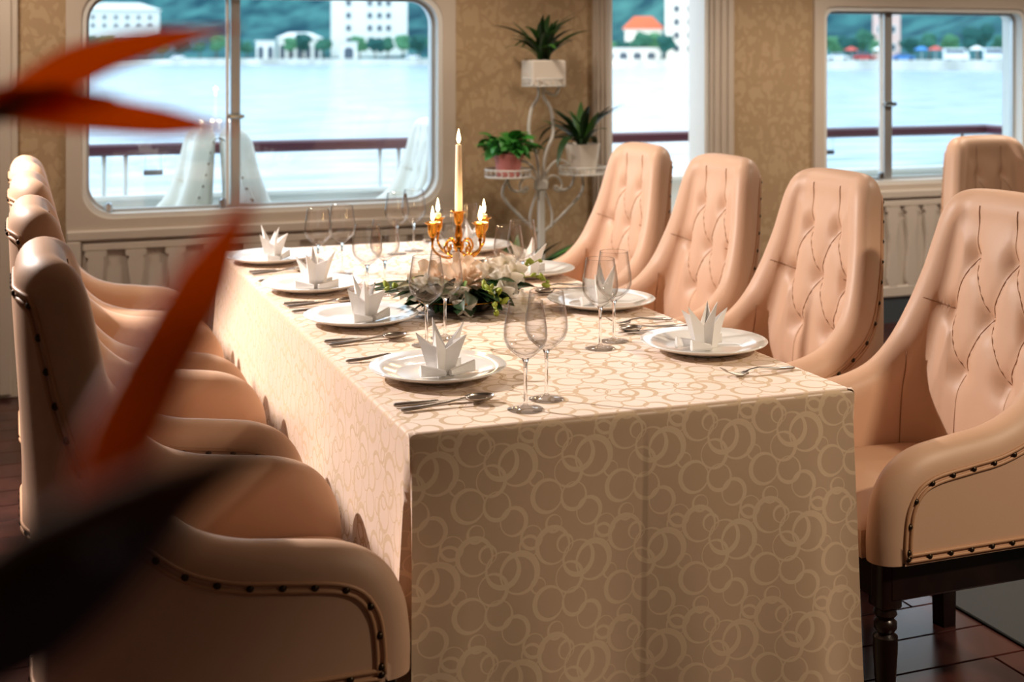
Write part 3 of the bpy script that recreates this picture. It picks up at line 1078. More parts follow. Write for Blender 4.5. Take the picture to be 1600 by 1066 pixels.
# wine glasses
def glass_meshes(h, rb):
    bowl = [(0.003, 0.096), (0.010, 0.099), (0.022, 0.108), (rb * 0.86, 0.122), (rb * 0.99, 0.137), (rb, 0.147), (rb * 0.985, 0.158), (rb * 0.90, 0.182), (rb * 0.80, h - 0.002), (rb * 0.79, h),
            (rb * 0.775, h - 0.002), (rb * 0.875, 0.182), (rb * 0.955, 0.158), (rb * 0.965, 0.147), (rb * 0.955, 0.138), (rb * 0.82, 0.1245), (0.020, 0.111), (0.0, 0.104)]
    stem = [(0.0040, 0.010), (0.0034, 0.03), (0.0034, 0.07), (0.0042, 0.09), (0.0075, 0.098)]
    foot = [(0.0, 0.0), (0.034, 0.0), (0.0352, 0.0012), (0.0345, 0.0022), (0.018, 0.0042), (0.008, 0.0065), (0.0042, 0.011), (0.0, 0.012)]
    return (MB().lathe(bowl, 36).mesh('bowl', crystal, smooth=True), MB().lathe(stem, 12).mesh('stem', crystal_solid, smooth=True), MB().lathe(foot, 32).mesh('foot', crystal, smooth=True, angle=50))
GL = [glass_meshes(0.210, 0.0422), glass_meshes(0.215, 0.0428)]
def wine_glass(x, y, k, label):
    r = root('wine_glass', (x, y, TZ), 0, label, 'wine glass', 'wine glasses on the table')
    for nm, me in zip(('bowl', 'stem', 'foot'), GL[k]):
        put(nm, me, r)
    return r

IDX = ['nearest', 'second nearest', 'third nearest', 'farthest']
LY = (2.69, 3.30, 3.81, 4.38); RY = (2.71, 3.28, 3.83, 4.38)
LXs = (0.845, 0.832, 0.815, 0.795)
GLS_L = [((0.923, 2.376), (0.990, 2.434)), ((0.910, 2.985), (0.975, 3.045)), ((0.925, 3.60), (0.992, 3.66)), ((0.88, 4.03), (0.962, 4.06))]
GLS_R = [((1.278, 2.81), (1.342, 2.872)), ((1.29, 3.45), (1.354, 3.512)), ((1.27, 3.90), (1.338, 3.96)), ((1.235, 4.40), (1.31, 4.45))]
def place(px, y, side, i):
    sd = 'left' if side > 0 else 'right'
    wh = 'the %s plate on the table\'s %s side' % (IDX[i], sd)
    # side +1: sitter on the left looking +X
    pl = put('plate', PLATE, None, (px, y, TZ)); tag(pl, 'round white porcelain plate, %s to the camera on the table\'s %s side' % (IDX[i], sd), 'plate', 'white dinner plates')
    rz = (0.1 if side > 0 else pi + 0.1) + (0.0, 0.5, -0.3, 0.8)[i] * 0.8
    nr = root('napkin', (px + side * 0.005, y - 0.015, TZ + 0.0092), rz, 'white crown folded napkin on ' + wh, 'napkin', 'crown folded napkins')
    cf, bf = NAPS[i % 3]
    solidified(put('crown_folds', cf, nr), 0.0016)
    for cm in bf:
        put('cuff', cm, nr)
    rz2 = 0 if side > 0 else pi
    ex = TX0 + 0.022 if side > 0 else TX1 - 0.022
    sg = side
    wig = (0.0, 0.04, -0.03, 0.02)[i]
    piece('knife', (ex, y - sg * 0.215, TZ + 0.0005), rz2 + wig - 0.02, 'steel table knife beside ' + wh)
    piece('spoon', (ex + sg * 0.004, y - sg * 0.252, TZ + 0.0005), rz2 + wig + 0.10, 'steel spoon beside ' + wh)
    piece('fork', (ex + sg * 0.002, y + sg * 0.185 if side > 0 else y - 0.235, TZ + 0.0005), rz2 - wig + (0.0 if side > 0 else 0.08), 'steel fork beside ' + wh)
    gs = (GLS_L if side > 0 else GLS_R)[i]
    wine_glass(gs[0][0], gs[0][1], 0, 'front wine glass of the pair by ' + wh)
    wine_glass(gs[1][0], gs[1][1], 1, 'rear wine glass of the pair by ' + wh)
for i in range(4):
    place(LXs[i], LY[i], 1, i)
    place(1.495, RY[i], -1, i)

# ------------------------------------------------------------------ candelabra and candles
CX, CY = 1.20, 3.62
cd = root('candelabra', (CX, CY, TZ), 0.0, 'five-armed polished brass candelabra rising behind the flowers', 'candelabra')
MB().lathe([(0.0, 0.0), (0.052, 0.0), (0.054, 0.006), (0.045, 0.012), (0.02, 0.02), (0.011, 0.035)], 28).build('base', gold, cd, smooth=True, angle=50)
MB().lathe([(0.011, 0.03), (0.007, 0.05), (0.011, 0.075), (0.007, 0.095), (0.007, 0.115), (0.016, 0.13), (0.016, 0.142), (0.008, 0.15), (0.012, 0.165), (0.008, 0.19), (0.005, 0.205), (0.009, 0.206), (0.005, 0.207), (0.0, 0.208)], 20).build('stem', gold, cd, smooth=True, angle=60)
def cup(mb, c):
    mb.lathe([(0.0, -0.03), (0.006, -0.03), (0.005, -0.022), (0.010, -0.016), (0.0135, -0.006), (0.0145, 0.012), (0.0155, 0.02), (0.011, 0.02), (0.011, 0.0), (0.0, 0.0)], 20, c)
def pan(mb, c):
    mb.lathe([(0.011, 0.018), (0.019, 0.017), (0.0225, 0.020), (0.0235, 0.0215), (0.022, 0.0225), (0.012, 0.0205), (0.011, 0.018)], 24, c)
arm_top = 0.188
ends = []
for a in (20, 112, 200, 292):
    an = radians(a)
    ux, uy = cos(an), sin(an)
    R0 = 0.094
    pr = [(0.006, 0.125), (0.022, 0.150), (0.042, 0.150), (0.052, 0.132), (0.045, 0.118), (0.034, 0.124), (0.036, 0.136)]
    mb = MB()
    mb.tube([Vector((ux * r, uy * r, z)) for r, z in [(v.x, v.y) for v in catmull([Vector((r, z, 0)) for r, z in pr], 8)]], 0.0032, 8)
    pr2 = [(0.008, 0.118), (0.03, 0.104), (0.056, 0.108), (0.079, 0.12), (R0, 0.138), (R0, 0.158)]
    mb.tube([Vector((ux * v.x, uy * v.x, v.y)) for v in catmull([Vector((r, z, 0)) for r, z in pr2], 8)], 0.0036, 8)
    am = mb.build('arm', gold, cd, smooth=True)
    c = (ux * R0, uy * R0, arm_top)
    m2 = MB(); cup(m2, c); m2.build('candle_cup', gold, am, smooth=True, angle=45)
    m3 = MB(); pan(m3, c); m3.build('drip_pan', gold, am, smooth=True, angle=45)
    ends.append(c)
m2 = MB(); cup(m2, (0, 0, 0.214)); m2.build('candle_cup', gold, cd, smooth=True, angle=45)
m3 = MB(); pan(m3, (0, 0, 0.214)); m3.build('drip_pan', gold, cd, smooth=True, angle=45)
FL_PROF = [(0.0, 0.0), (0.0022, 0.001), (0.0042, 0.006), (0.0048, 0.011), (0.0040, 0.018), (0.0024, 0.026), (0.0010, 0.033), (0.0, 0.037)]
FLAME = MB().lathe(FL_PROF, 14).mesh('flame', flame_m, smooth=True)
def candle(loc, h, r0, r1, label):
    r = root('candle', loc, 0, label, 'candle', 'lit candles in the candelabra')
    MB().lathe([(0.0, 0.0), (r0, 0.0), (r0 * 0.99, h * 0.3), (r1, h - 0.002), (r1 * 0.9, h), (0.0, h - 0.002)], 20).build('wax_body', wax, r, smooth=True, angle=50)
    MB().tube([(0, 0, h - 0.003), (0.0003, 0, h + 0.004), (0.001, 0, h + 0.008)], 0.0007, 6).build('wick', wick_m, r)
    put('flame', FLAME, r, (0, 0, h + 0.004), (0, 0, 0), (1.2, 1.2, 1.15))
    ld = bpy.data.lights.new('candle_glow', 'POINT'); ld.energy = 0.35; ld.color = (1, 0.62, 0.28); ld.shadow_soft_size = 0.012
    lo = bpy.data.objects.new('glow', ld); COL.objects.link(lo); lo.parent = r; lo.location = (0, 0, h + 0.05)
    return r
candle((CX, CY, TZ + 0.214), 0.212, 0.0108, 0.0085, 'tall tapering ivory candle at the centre of the candelabra')
cl = ['short candle stub in the right rear arm of the candelabra', 'short candle stub in the left rear arm of the candelabra',
      'short candle stub in the left front arm of the candelabra', 'short candle stub in the right front arm of the candelabra']
for (x, y, z), h, lb in zip(ends, (0.03, 0.032, 0.022, 0.024), cl):
    candle((CX + x, CY + y, TZ + z), h, 0.0102, 0.0098, lb)

# ------------------------------------------------------------------ flower centrepiece
def leaf_mesh(l, w, bend, m, name='leaf', n=9, fold=0.25, tip=1.0, pw=1.0):
    rows = []
    for i in range(n + 1):
        f = i / n
        ww = w * (sin(pi * min(1, 0.06 + 0.94 * f ** pw)) ** 0.8 if i < n else 0.02)
        ang = bend * f
        # integrate an arc in XZ
        if abs(bend) > 1e-4:
            x = l * sin(ang) / bend; z = l * (1 - cos(ang)) / bend
        else:
            x = l * f; z = 0
        z = -z
        dn = fold * ww
        rows.append([(x, -ww, z + dn), (x, -ww * 0.5, z + dn * 0.35), (x, 0, z), (x, ww * 0.5, z + dn * 0.35), (x, ww, z + dn)])
    return MB().grid(rows).mesh(name, m, smooth=True)
def rose_mesh():
    mb = MB()
    rnd = random.Random(3)
    for ring, (cnt, rad, h, open_) in enumerate(((3, 0.006, 0.024, 0.1), (4, 0.011, 0.026, 0.35), (5, 0.016, 0.025, 0.7), (6, 0.021, 0.020, 1.15))):
        for k in range(cnt):
            a0 = 2 * pi * (k + ring * 0.4) / cnt
            rows = []
            for j in range(6):
                f = j / 5
                row = []
                for i in range(7):
                    u = -1 + i / 3
                    wdt = 0.75 * sin(pi * (0.12 + 0.76 * f)) * (2 * pi / cnt) * 0.62
                    a = a0 + u * wdt
                    r = rad * (0.35 + 0.75 * sqrt(f)) + open_ * 0.010 * f * f
                    curl = open_ * 0.008 * max(0, f - 0.7) / 0.3
                    row.append(((r + curl) * cos(a), (r + curl) * sin(a), h * f * (1 - 0.12 * u * u) - curl * 0.5 - 0.004 * ring))
                rows.append(row)
            mb.grid(rows)
    return mb.mesh('rose', rose_m, smooth=True)
ROSE = rose_mesh()
def petal_mesh(l, w, m, cup_=0.3, name='petal'):
    rows = []
    n = 8
    for i in range(n + 1):
        f = i / n
        ww = w * (sin(pi * (0.08 + 0.90 * f ** 0.75))) ** 0.7
        x = l * f; z = 0.25 * l * sin(f * 2.4) - 0.12 * l * f * f
        rows.append([(x, -ww, z + cup_ * ww), (x, -ww * 0.5, z + cup_ * ww * 0.3), (x, 0, z), (x, ww * 0.5, z + cup_ * ww * 0.3), (x, ww, z + cup_ * ww)])
    return MB().grid(rows).mesh(name, m, smooth=True)
PET1 = petal_mesh(0.030, 0.011, orchid_m)
PET2 = petal_mesh(0.026, 0.0075, orchid_m)
LIP = petal_mesh(0.014, 0.006, orchid_c, 0.6, 'lip')
FX, FY = 1.13, 3.37
fa = root('flower_centrepiece', (FX, FY, TZ), 0, 'low bowl of white orchids, cream roses and dark leaves in the table middle', 'flower arrangement')
MB().lathe([(0.0, 0.004), (0.055, 0.002), (0.075, 0.008), (0.105, 0.028), (0.108, 0.031), (0.105, 0.031), (0.072, 0.014), (0.0, 0.012)], 40, sx=1.08, sy=1.0).build('bowl', black_glaze, fa, smooth=True, angle=45)
MB().tube([(0.1065 * 1.08 * cos(2 * pi * i / 48), 0.1065 * sin(2 * pi * i / 48), 0.0315) for i in range(48)], 0.0014, 6, closed=True).build('rim_line', gold, fa, smooth=True)
MB().lathe([(0.0, 0.055), (0.03, 0.052), (0.062, 0.038), (0.075, 0.015)], 20).build('floral_foam', leaf_dark, fa, smooth=True)
fa.scale = (1.22, 1.22, 1.22)
rnd = random.Random(11)
BL = [leaf_mesh(0.085, 0.017, 0.5, leaf_dark), leaf_mesh(0.065, 0.015, 0.8, leaf_dark), leaf_mesh(0.135, 0.013, 0.25, leaf_dark), leaf_mesh(0.05, 0.016, 0.6, leaf_mid)]
def aim(o, az, el, roll=0):
    o.rotation_euler = (Matrix.Rotation(az, 3, 'Z') @ Matrix.Rotation(-el, 3, 'Y') @ Matrix.Rotation(roll, 3, 'X')).to_euler()
    return o
for i in range(64):
    az = rnd.uniform(0, 2 * pi); el = rnd.uniform(-0.15, 0.6)
    r = rnd.uniform(0.03, 0.075); k = rnd.choice((0, 0, 1, 1, 3))
    aim(put('leaf', BL[k], fa, (r * cos(az), r * sin(az), rnd.uniform(0.035, 0.065))), az + rnd.uniform(-0.5, 0.5), el, rnd.uniform(-0.6, 0.6))
for i in range(26):
    az = 2 * pi * i / 26 + rnd.uniform(-0.1, 0.1)
    aim(put('leaf', BL[0], fa, (0.055 * cos(az), 0.055 * sin(az), rnd.uniform(0.022, 0.045))), az, rnd.uniform(0.02, 0.35), rnd.uniform(-0.5, 0.5))
# long palm-like leaves out to the left, with their fingers
for k in range(13):
    az = radians(150 + k * 6.5 + (k % 2) * 4); el = 0.05 + 0.16 * ((k * 5) % 7) / 7
    aim(put('leaf', BL[2], fa, (-0.075, -0.01 + 0.01 * (k % 3), 0.045 + 0.006 * (k % 4))), az, el, rnd.uniform(-0.4, 0.4))
for x, y, z, s, rx, ry in ((0.008, -0.012, 0.066, 1.75, 0.75, -0.1), (0.062, 0.024, 0.066, 1.35, 0.6, 0.35), (-0.056, 0.020, 0.062, 1.5, 0.6, -0.35), (0.026, 0.062, 0.068, 1.3, 0.2, 0.1), (-0.02, 0.06, 0.07, 1.2, 0.1, -0.2)):
    put('rose', ROSE, fa, (x, y, z), (rx, ry, 0.5), (s, s, s))
def orchid(loc, face_az, face_el, s, label=None):
    e = bpy.data.objects.new('orchid', LIP); COL.objects.link(e)
    e.parent = fa; e.location = loc; e.scale = (s, s, s)
    d = Vector((cos(face_az) * cos(face_el), sin(face_az) * cos(face_el), sin(face_el)))
    q = d.to_track_quat('Z', 'Y')
    e.rotation_euler = q.to_euler()
    for k in range(5):
        a = 2 * pi * k / 5 + 0.3
        p = put('petal', PET1 if k % 2 == 0 else PET2, e)
        p.rotation_euler = (0, radians(-8), a)
    return e
for loc, az, el, s in (((0.082, -0.052, 0.066), radians(-108), 0.25, 1.35), ((0.108, -0.018, 0.076), radians(-95), 0.45, 1.25), ((0.055, -0.085, 0.046), radians(-110), 0.15, 1.15),
                       ((0.098, -0.10, 0.030), radians(-105), 0.15, 1.05), ((-0.135, -0.035, 0.058), radians(-115), 0.35, 1.05), ((-0.095, -0.035, 0.068), radians(-105), 0.4, 1.0),
                       ((-0.04, -0.072, 0.050), radians(-105), 0.3, 1.0), ((0.048, -0.03, 0.088), radians(-105), 0.5, 1.0), ((-0.030, -0.098, 0.028), radians(-108), 0.1, 0.95), ((0.11, 0.045, 0.085), radians(-80), 0.6, 1.15)):
    orchid(loc, az, el, s)
BUD = MB().lathe([(0.0, 0.0), (0.0032, 0.003), (0.0045, 0.008), (0.003, 0.014), (0.0, 0.017)], 8).mesh('bud', leaf_lime, smooth=True)
def spray(path, nb):
    pts = catmull([Vector(p) for p in path], 8)
    st = MB().tube(pts, 0.0012, 6).build('bud_stem', leaf_lime, fa, smooth=True)
    q = resample(pts, nb + 2)
    for i, p in enumerate(q[1:]):
        put('bud', BUD, st, p, (rnd.uniform(-2, 2), rnd.uniform(-1, 1), rnd.uniform(0, 6)), (1, 1, 1) if i % 3 else (1.4, 1.4, 1.4))
spray([(0.02, -0.07, 0.055), (0.03, -0.105, 0.055), (0.032, -0.122, 0.03), (0.03, -0.128, 0.008)], 9)
spray([(0.03, -0.06, 0.055), (0.042, -0.1, 0.05), (0.045, -0.115, 0.03)], 6)
spray([(0.09, -0.03, 0.06), (0.14, -0.045, 0.072), (0.17, -0.05, 0.066), (0.185, -0.055, 0.05)], 9)
spray([(0.10, 0.0, 0.065), (0.15, 0.02, 0.08), (0.19, 0.03, 0.095)], 7)
spray([(-0.10, -0.02, 0.06), (-0.15, -0.03, 0.065), (-0.19, -0.04, 0.06)], 7)

# ------------------------------------------------------------------ plant stand and pots by the window wall
SY = 5.72
ps = root('plant_stand', (2.30, SY, 0), 0, 'white wrought iron three-tier plant stand with scrolls against the wallpaper', 'plant stand')
MB().box((0, 0, 0.42), (0.03, 0.03, 0.84), bev=0.004).build('post', stand_m, ps)
MB().box((0, 0, 0.84), (0.06, 0.04, 0.05), bev=0.008).build('collar', stand_m, ps)
for s in (-1, 1):
    MB().tube(catmull([Vector((s * 0.005, 0, 0.84)), Vector((s * 0.022, 0, 0.98)), Vector((s * 0.06, 0, 1.08)), Vector((s * 0.05, 0, 1.19)), Vector((s * 0.014, 0, 1.25)), Vector((s * 0.012, 0, 1.30))], 8), 0.008, 8).build('loop_bar', stand_m, ps, smooth=True)
    # scrolls
    MB().tube(catmull([Vector((s * x, 0, z)) for x, z in ((0.012, 0.86), (0.04, 0.92), (0.09, 0.955), (0.145, 0.93), (0.165, 0.875), (0.145, 0.825), (0.10, 0.815), (0.075, 0.835))], 8), 0.0065, 8).build('scroll', stand_m, ps, smooth=True)
    MB().tube(catmull([Vector((s * x, 0, z)) for x, z in ((0.012, 0.845), (0.045, 0.88), (0.085, 0.875), (0.105, 0.84), (0.09, 0.81), (0.068, 0.82), (0.072, 0.838))], 8), 0.0055, 8).build('scroll', stand_m, ps, smooth=True)
    MB().tube(catmull([Vector((s * x, 0, z)) for x, z in ((0.012, 0.82), (0.035, 0.77), (0.055, 0.70), (0.05, 0.64))], 8), 0.006, 8).build('scroll', stand_m, ps, smooth=True)
    MB().tube(catmull([Vector((s * x, y, z)) for x, y, z in ((0.01, 0, 0.20), (0.10, -0.04, 0.17), (0.19, -0.06, 0.03), (0.22, -0.06, 0.012))], 8), 0.009, 8).build('foot', stand_m, ps, smooth=True)
MB().tube(catmull([Vector((0, y, z)) for y, z in ((0.0, 0.18), (0.08, 0.14), (0.14, 0.012))], 8), 0.009, 8).build('foot', stand_m, ps, smooth=True)
def tray(cx, cy, z, r, support):
    t = MB().lathe([(0.0, 0.0), (r * 0.97, 0.0), (r * 0.97, 0.003), (0.0, 0.003)], 28, (cx, cy, z)).build('tray', stand_m, ps, smooth=True, angle=40)
    for zz in (0.004, 0.036):
        MB().tube([(cx + r * cos(2 * pi * i / 32), cy + r * sin(2 * pi * i / 32), z + zz) for i in range(32)], 0.0045, 6, closed=True).build('tray_hoop', stand_m, t, smooth=True)
    sc = MB()
    for k in range(22):
        a = 2 * pi * k / 22
        sc.tube([(cx + r * cos(a + 0.11 * sin(pi * j / 6)), cy + r * sin(a + 0.11 * sin(pi * j / 6)), z + 0.004 + 0.032 * j / 6) for j in range(7)], 0.003, 5)
    sc.build('tray_fretwork', stand_m, t, smooth=True)
    MB().tube(catmull([Vector(p) for p in support], 8), 0.007, 8).build('tray_arm', stand_m, ps, smooth=True)
tray(0.0, -0.03, 1.30, 0.098, [(0.012, 0, 1.28), (0.06, -0.02, 1.26), (0.08, -0.03, 1.30)])
tray(-0.175, -0.03, 0.885, 0.105, [(-0.01, 0.0, 0.62), (-0.10, 0.02, 0.70), (-0.19, 0.0, 0.80), (-0.175, -0.03, 0.885)])
tray(0.205, -0.01, 0.885, 0.11, [(0.01, 0.0, 0.62), (0.12, 0.02, 0.70), (0.205, 0.0, 0.80), (0.205, -0.01, 0.885)])

def potted(name, loc, label, pot_prof, potm, soil_r, soil_z, leaves, square=False):
    r = root(name, loc, 0, label, 'potted plant', 'potted plants on the white stand')
    mb = MB()
    if square:
        w, h = pot_prof
        mb.box((0, 0, h / 2), (w, w * 0.9, h), bev=0.006)
        p = mb.build('pot', potm, r)
    else:
        mb.lathe(pot_prof, 28)
        p = mb.build('pot', potm, r, smooth=True, angle=45)
    MB().lathe([(0.0, 0.004), (soil_r, 0.0), (soil_r, -0.01)], 18, (0, 0, soil_z)).build('soil', soil_m, r)
    for me, x, y, z, az, el, ro, s in leaves:
        o = put('leaf', me, r, (x, y, z), (0, 0, 0), (s, s, s))
        aim(o, az, el, ro)
    return r
rnd = random.Random(5)
SL = [leaf_mesh(0.24, 0.016, 1.0, leaf_dark, n=12), leaf_mesh(0.21, 0.015, 1.5, leaf_mid, n=12), leaf_mesh(0.17, 0.014, 0.5, leaf_dark, n=12)]
lv = []
for i in range(34):
    el = rnd.uniform(0.75, 1.5)
    lv.append((rnd.choice(SL), rnd.uniform(-0.02, 0.02), rnd.uniform(-0.02, 0.02), 0.118, rnd.uniform(0, 2 * pi), el, rnd.uniform(-0.3, 0.3), rnd.uniform(1.0, 1.4)))
potted('potted_plant', (2.30, SY - 0.03, 1.3045), 'spiky strap-leaved plant in a square white pot on the top tray', (0.165, 0.118), pot_white, 0.07, 0.1185, lv, True)
FL2 = [leaf_mesh(0.075, 0.024, 1.0, leaf_fresh), leaf_mesh(0.06, 0.02, 1.3, leaf_fresh)]
lv = []
for i in range(90):
    az = rnd.uniform(0, 2 * pi); el = rnd.uniform(-0.2, 1.2); rr = rnd.uniform(0.01, 0.085)
    lv.append((rnd.choice(FL2), rr * cos(az), rr * sin(az) * 0.9, rnd.uniform(0.11, 0.175), az + rnd.uniform(-0.6, 0.6), el, rnd.uniform(-0.5, 0.5), rnd.uniform(0.9, 1.35)))
potted('potted_plant', (2.125, SY - 0.03, 0.8895), 'bushy bright green plant in a pink pot on the left tray', [(0.0, 0.0), (0.052, 0.0), (0.064, 0.085), (0.072, 0.086), (0.073, 0.106), (0.066, 0.106), (0.06, 0.098), (0.0, 0.098)], pot_pink, 0.058, 0.1, lv)
DL = [leaf_mesh(0.27, 0.02, 0.9, leaf_dark, n=12), leaf_mesh(0.30, 0.018, 2.2, leaf_dark, n=14), leaf_mesh(0.22, 0.02, 0.4, leaf_mid, n=12)]
lv = []
for i in range(26):
    lv.append((DL[i % 3], rnd.uniform(-0.02, 0.02), rnd.uniform(-0.02, 0.02), 0.135, rnd.uniform(0, 2 * pi), rnd.uniform(0.7, 1.45), rnd.uniform(-0.3, 0.3), rnd.uniform(0.8, 1.2)))
potted('potted_plant', (2.505, SY - 0.01, 0.8895), 'dark strap-leaved plant arching over a white pot on the right tray', [(0.0, 0.0), (0.06, 0.0), (0.082, 0.13), (0.086, 0.14), (0.08, 0.14), (0.074, 0.13), (0.0, 0.128)], pot_white, 0.072, 0.13, lv)
lv = []
for i in range(44):
    lv.append((DL[i % 3], rnd.uniform(-0.03, 0.03), rnd.uniform(-0.03, 0.03), 0.30, rnd.uniform(0, 2 * pi), rnd.uniform(0.5, 1.45), rnd.uniform(-0.3, 0.3), rnd.uniform(1.3, 2.0)))
potted('potted_plant', (2.06, 5.50, 0.0), 'large dark floor plant with arching leaves under the left tray', [(0.0, 0.0), (0.10, 0.0), (0.13, 0.29), (0.135, 0.31), (0.125, 0.31), (0.12, 0.29), (0.0, 0.288)], black_glaze, 0.12, 0.292, lv)
lv2 = [(m, x, y, z, a + 1.3, e, r, s * 0.9) for m, x, y, z, a, e, r, s in lv]
potted('potted_plant', (2.50, 5.46, 0.0), 'dark floor plant behind the farthest right chair, under the right tray', [(0.0, 0.0), (0.10, 0.0), (0.13, 0.29), (0.135, 0.31), (0.125, 0.31), (0.12, 0.29), (0.0, 0.288)], black_glaze, 0.12, 0.292, lv2)

# ------------------------------------------------------------------ floor mat under the right chairs
tag(MB().box((3.4, 1.4, 0.004), (2.2, 3.3, 0.008), bev=0.003).build('floor_mat', mat_m), 'thin dark slate floor mat right of the table', 'mat')

# ------------------------------------------------------------------ foreground bird of paradise flowers in a floor vase
def cam_pt(px, py, d):
    """a measured point: image slopes turned into a place at distance d in front of the camera"""
    t = (px - 800) / 2070
    return Vector((d * (sin(YAW) + cos(YAW) * t), d * (cos(YAW) - sin(YAW) * t), CAM_Z - (py - 88) / 2070 * d))
VX, VY = -0.24, 0.44
vase = MB().lathe([(0.0, 0.0), (0.13, 0.0), (0.135, 0.02), (0.12, 0.10), (0.15, 0.35), (0.14, 0.55), (0.08, 0.78), (0.06, 0.88), (0.075, 0.95), (0.068, 0.95), (0.052, 0.88), (0.0, 0.80)], 32, (0, 0, 0)).build('floor_vase', pot_white, None, smooth=True, angle=50, loc=(VX, VY, 0))
tag(vase, 'tall white floor vase holding the orange flowers', 'vase')
def blade(path, widths, thick, m, name, parent, up=Vector((0, 0, 1))):
    """a solid lens-section petal along a path, broad side turned to the given direction"""
    P = [Vector(p) for p in path]
    rows = []
    n = len(P)
    for i in range(n):
        t = (P[min(i + 1, n - 1)] - P[max(i - 1, 0)]).normalized()
        side = t.cross(up).normalized()
        nr = side.cross(t).normalized()
        w = widths[i]
        ring = []
        for k in range(12):
            a = 2 * pi * k / 12
            ring.append(P[i] + side * w * cos(a) + nr * min(thick, w) * sin(a))
        rows.append(ring)
    return MB().grid(rows, close_u=True).build(name, m, parent, smooth=True)
fwd = Vector((sin(YAW), cos(YAW), 0))
def strel(label, stem_pts, parts):
    r = root('bird_of_paradise', (VX, VY, 0.9), 0, label, 'flower', 'bird of paradise flowers in the foreground')
    base = Vector((VX, VY, 0.9))
    MB().tube([p - base for p in catmull(stem_pts, 8)], 0.007, 10).build('stem', leaf_dark, r, smooth=True)
    for name, m, pts, ws, th in parts:
        path = catmull([p - base for p in pts], 6)
        q = resample(path, 25)
        wl = [ws[min(len(ws) - 1, int(i / 24 * (len(ws) - 1)))] * (1 - ((i / 24 * (len(ws) - 1)) % 1)) + ws[min(len(ws) - 1, int(i / 24 * (len(ws) - 1)) + 1)] * ((i / 24 * (len(ws) - 1)) % 1) for i in range(25)]
        blade(q, wl, th, m, name, r, fwd)
    return r
c = cam_pt
strel('blurred orange bird of paradise bloom with dark spathe close to the camera',
      [Vector((VX + 0.01, VY, 0.82)), Vector((VX + 0.03, VY, 1.0)), c(-330, 1150, 0.33), c(-100, 1005, 0.29)],
      [('spathe', spathe_m, [c(-110, 1010, 0.29), c(60, 885, 0.285), c(250, 780, 0.28), c(480, 672, 0.28)], [0.009, 0.0102, 0.0075, 0.0004], 0.007),
       ('sepal', sepal_m, [c(120, 850, 0.30), c(215, 630, 0.345), c(300, 470, 0.39), c(400, 290, 0.42)], [0.004, 0.0105, 0.0105, 0.009, 0.0006], 0.0012),
       ('petal', petal_blue, [c(-80, 1090, 0.275), c(70, 985, 0.27), c(200, 880, 0.265), c(330, 785, 0.265)], [0.005, 0.008, 0.006, 0.0004], 0.004)])
strel('blurred orange bird of paradise bloom at the upper left photo edge',
      [Vector((VX - 0.01, VY + 0.01, 0.82)), Vector((VX - 0.05, VY + 0.03, 1.1)), c(-300, 420, 0.6), c(-60, 200, 0.6)],
      [('spathe', spathe_m, [c(-90, 220, 0.60), c(0, 175, 0.60), c(90, 150, 0.60)], [0.004, 0.0045, 0.001], 0.004),
       ('sepal', sepal_m, [c(-10, 170, 0.60), c(90, 115, 0.61), c(210, 72, 0.63), c(375, 42, 0.66)], [0.006, 0.010, 0.006, 0.0006], 0.002),
       ('sepal', sepal_m, [c(-20, 160, 0.60), c(110, 172, 0.60), c(230, 188, 0.61), c(375, 203, 0.64)], [0.008, 0.0098, 0.007, 0.0005], 0.002),
       ('sepal', sepal_m, [c(0, 165, 0.60), c(90, 158, 0.60), c(180, 150, 0.61)], [0.006, 0.008, 0.0006], 0.002)])

# ------------------------------------------------------------------ outside: deck, rail, chairs, water, shore
deck_m = mat('deck_paint', (206, 210, 208), 0.6)
rail_m = mat('varnished_mahogany_rail', (86, 44, 60), 0.3, 0, 0.5)
white_paint = mat('white_ship_paint', (236, 240, 240), 0.4)
struct(MB().box((3.0, 6.9, -0.05), (12.0, 1.5, 0.08)).build('deck', deck_m))
RYL = 7.3
rl = root('deck_rail', (2.0, RYL, 0), 0, 'dark mahogany handrail on white posts along the deck edge', 'railing')
MB().box((0.6, 0, 0.945), (7.2, 0.09, 0.062), bev=0.012).build('handrail', rail_m, rl)
MB().box((4.2, -0.62, 0.945), (0.09, 1.33, 0.062), bev=0.012).build('handrail', rail_m, rl)
MB().box((0.6, 0.02, 0.34), (7.2, 0.05, 0.68)).build('bulwark', white_paint, rl)
MB().box((0.6, 0.01, 0.69), (7.2, 0.10, 0.03), bev=0.006).build('bulwark_cap', white_paint, rl)
MB().box((4.2, -0.62, 0.34), (0.05, 1.3, 0.68)).build('bulwark', white_paint, rl)
post = MB().lathe([(0.012, 0.70), (0.012, 0.92)], 10, cap=True).mesh('post', white_paint, smooth=True)
for xx in (-2.9, -1.55, -1.44, -0.05, 0.06, 1.35, 2.6, 2.71, 4.0):
    put('post', post, rl, (xx, 0, 0))
plate_m = mat('dark_name_plate', (58, 58, 66), 0.5)
for x, lb in ((0.70, 'small dark plate hanging under the rail, seen through the left window'), (4.92, 'small dark plate hanging under the rail, seen through the right window')):
    r = root('sign_plate', (x, RYL - 0.02, 0.80), 0, lb, 'plate sign', 'dark plates under the rail')
    MB().box((0, 0, 0.02), (0.10, 0.006, 0.028), bev=0.002).build('plate_board', plate_m, r)
    for s in (-1, 1):
        MB().tube([(s * 0.04, 0, 0.034), (s * 0.04, 0, 0.115)], 0.0015, 6).build('wire', chrome, r)
for x, y, rz, lb in ((0.60, 6.66, pi, 'white leather armchair outside the left window, its back to the mullion, facing left'),
                     (1.27, 6.46, 0, 'white leather armchair outside the left window, right of the mullion, facing right'),
                     (1.87, 6.95, pi, 'white tufted armchair outside at the right end of the left window')):
    chair((x, y, -0.01), rz, lb, 'white armchairs on the deck', P=CHW, name='deck_armchair')

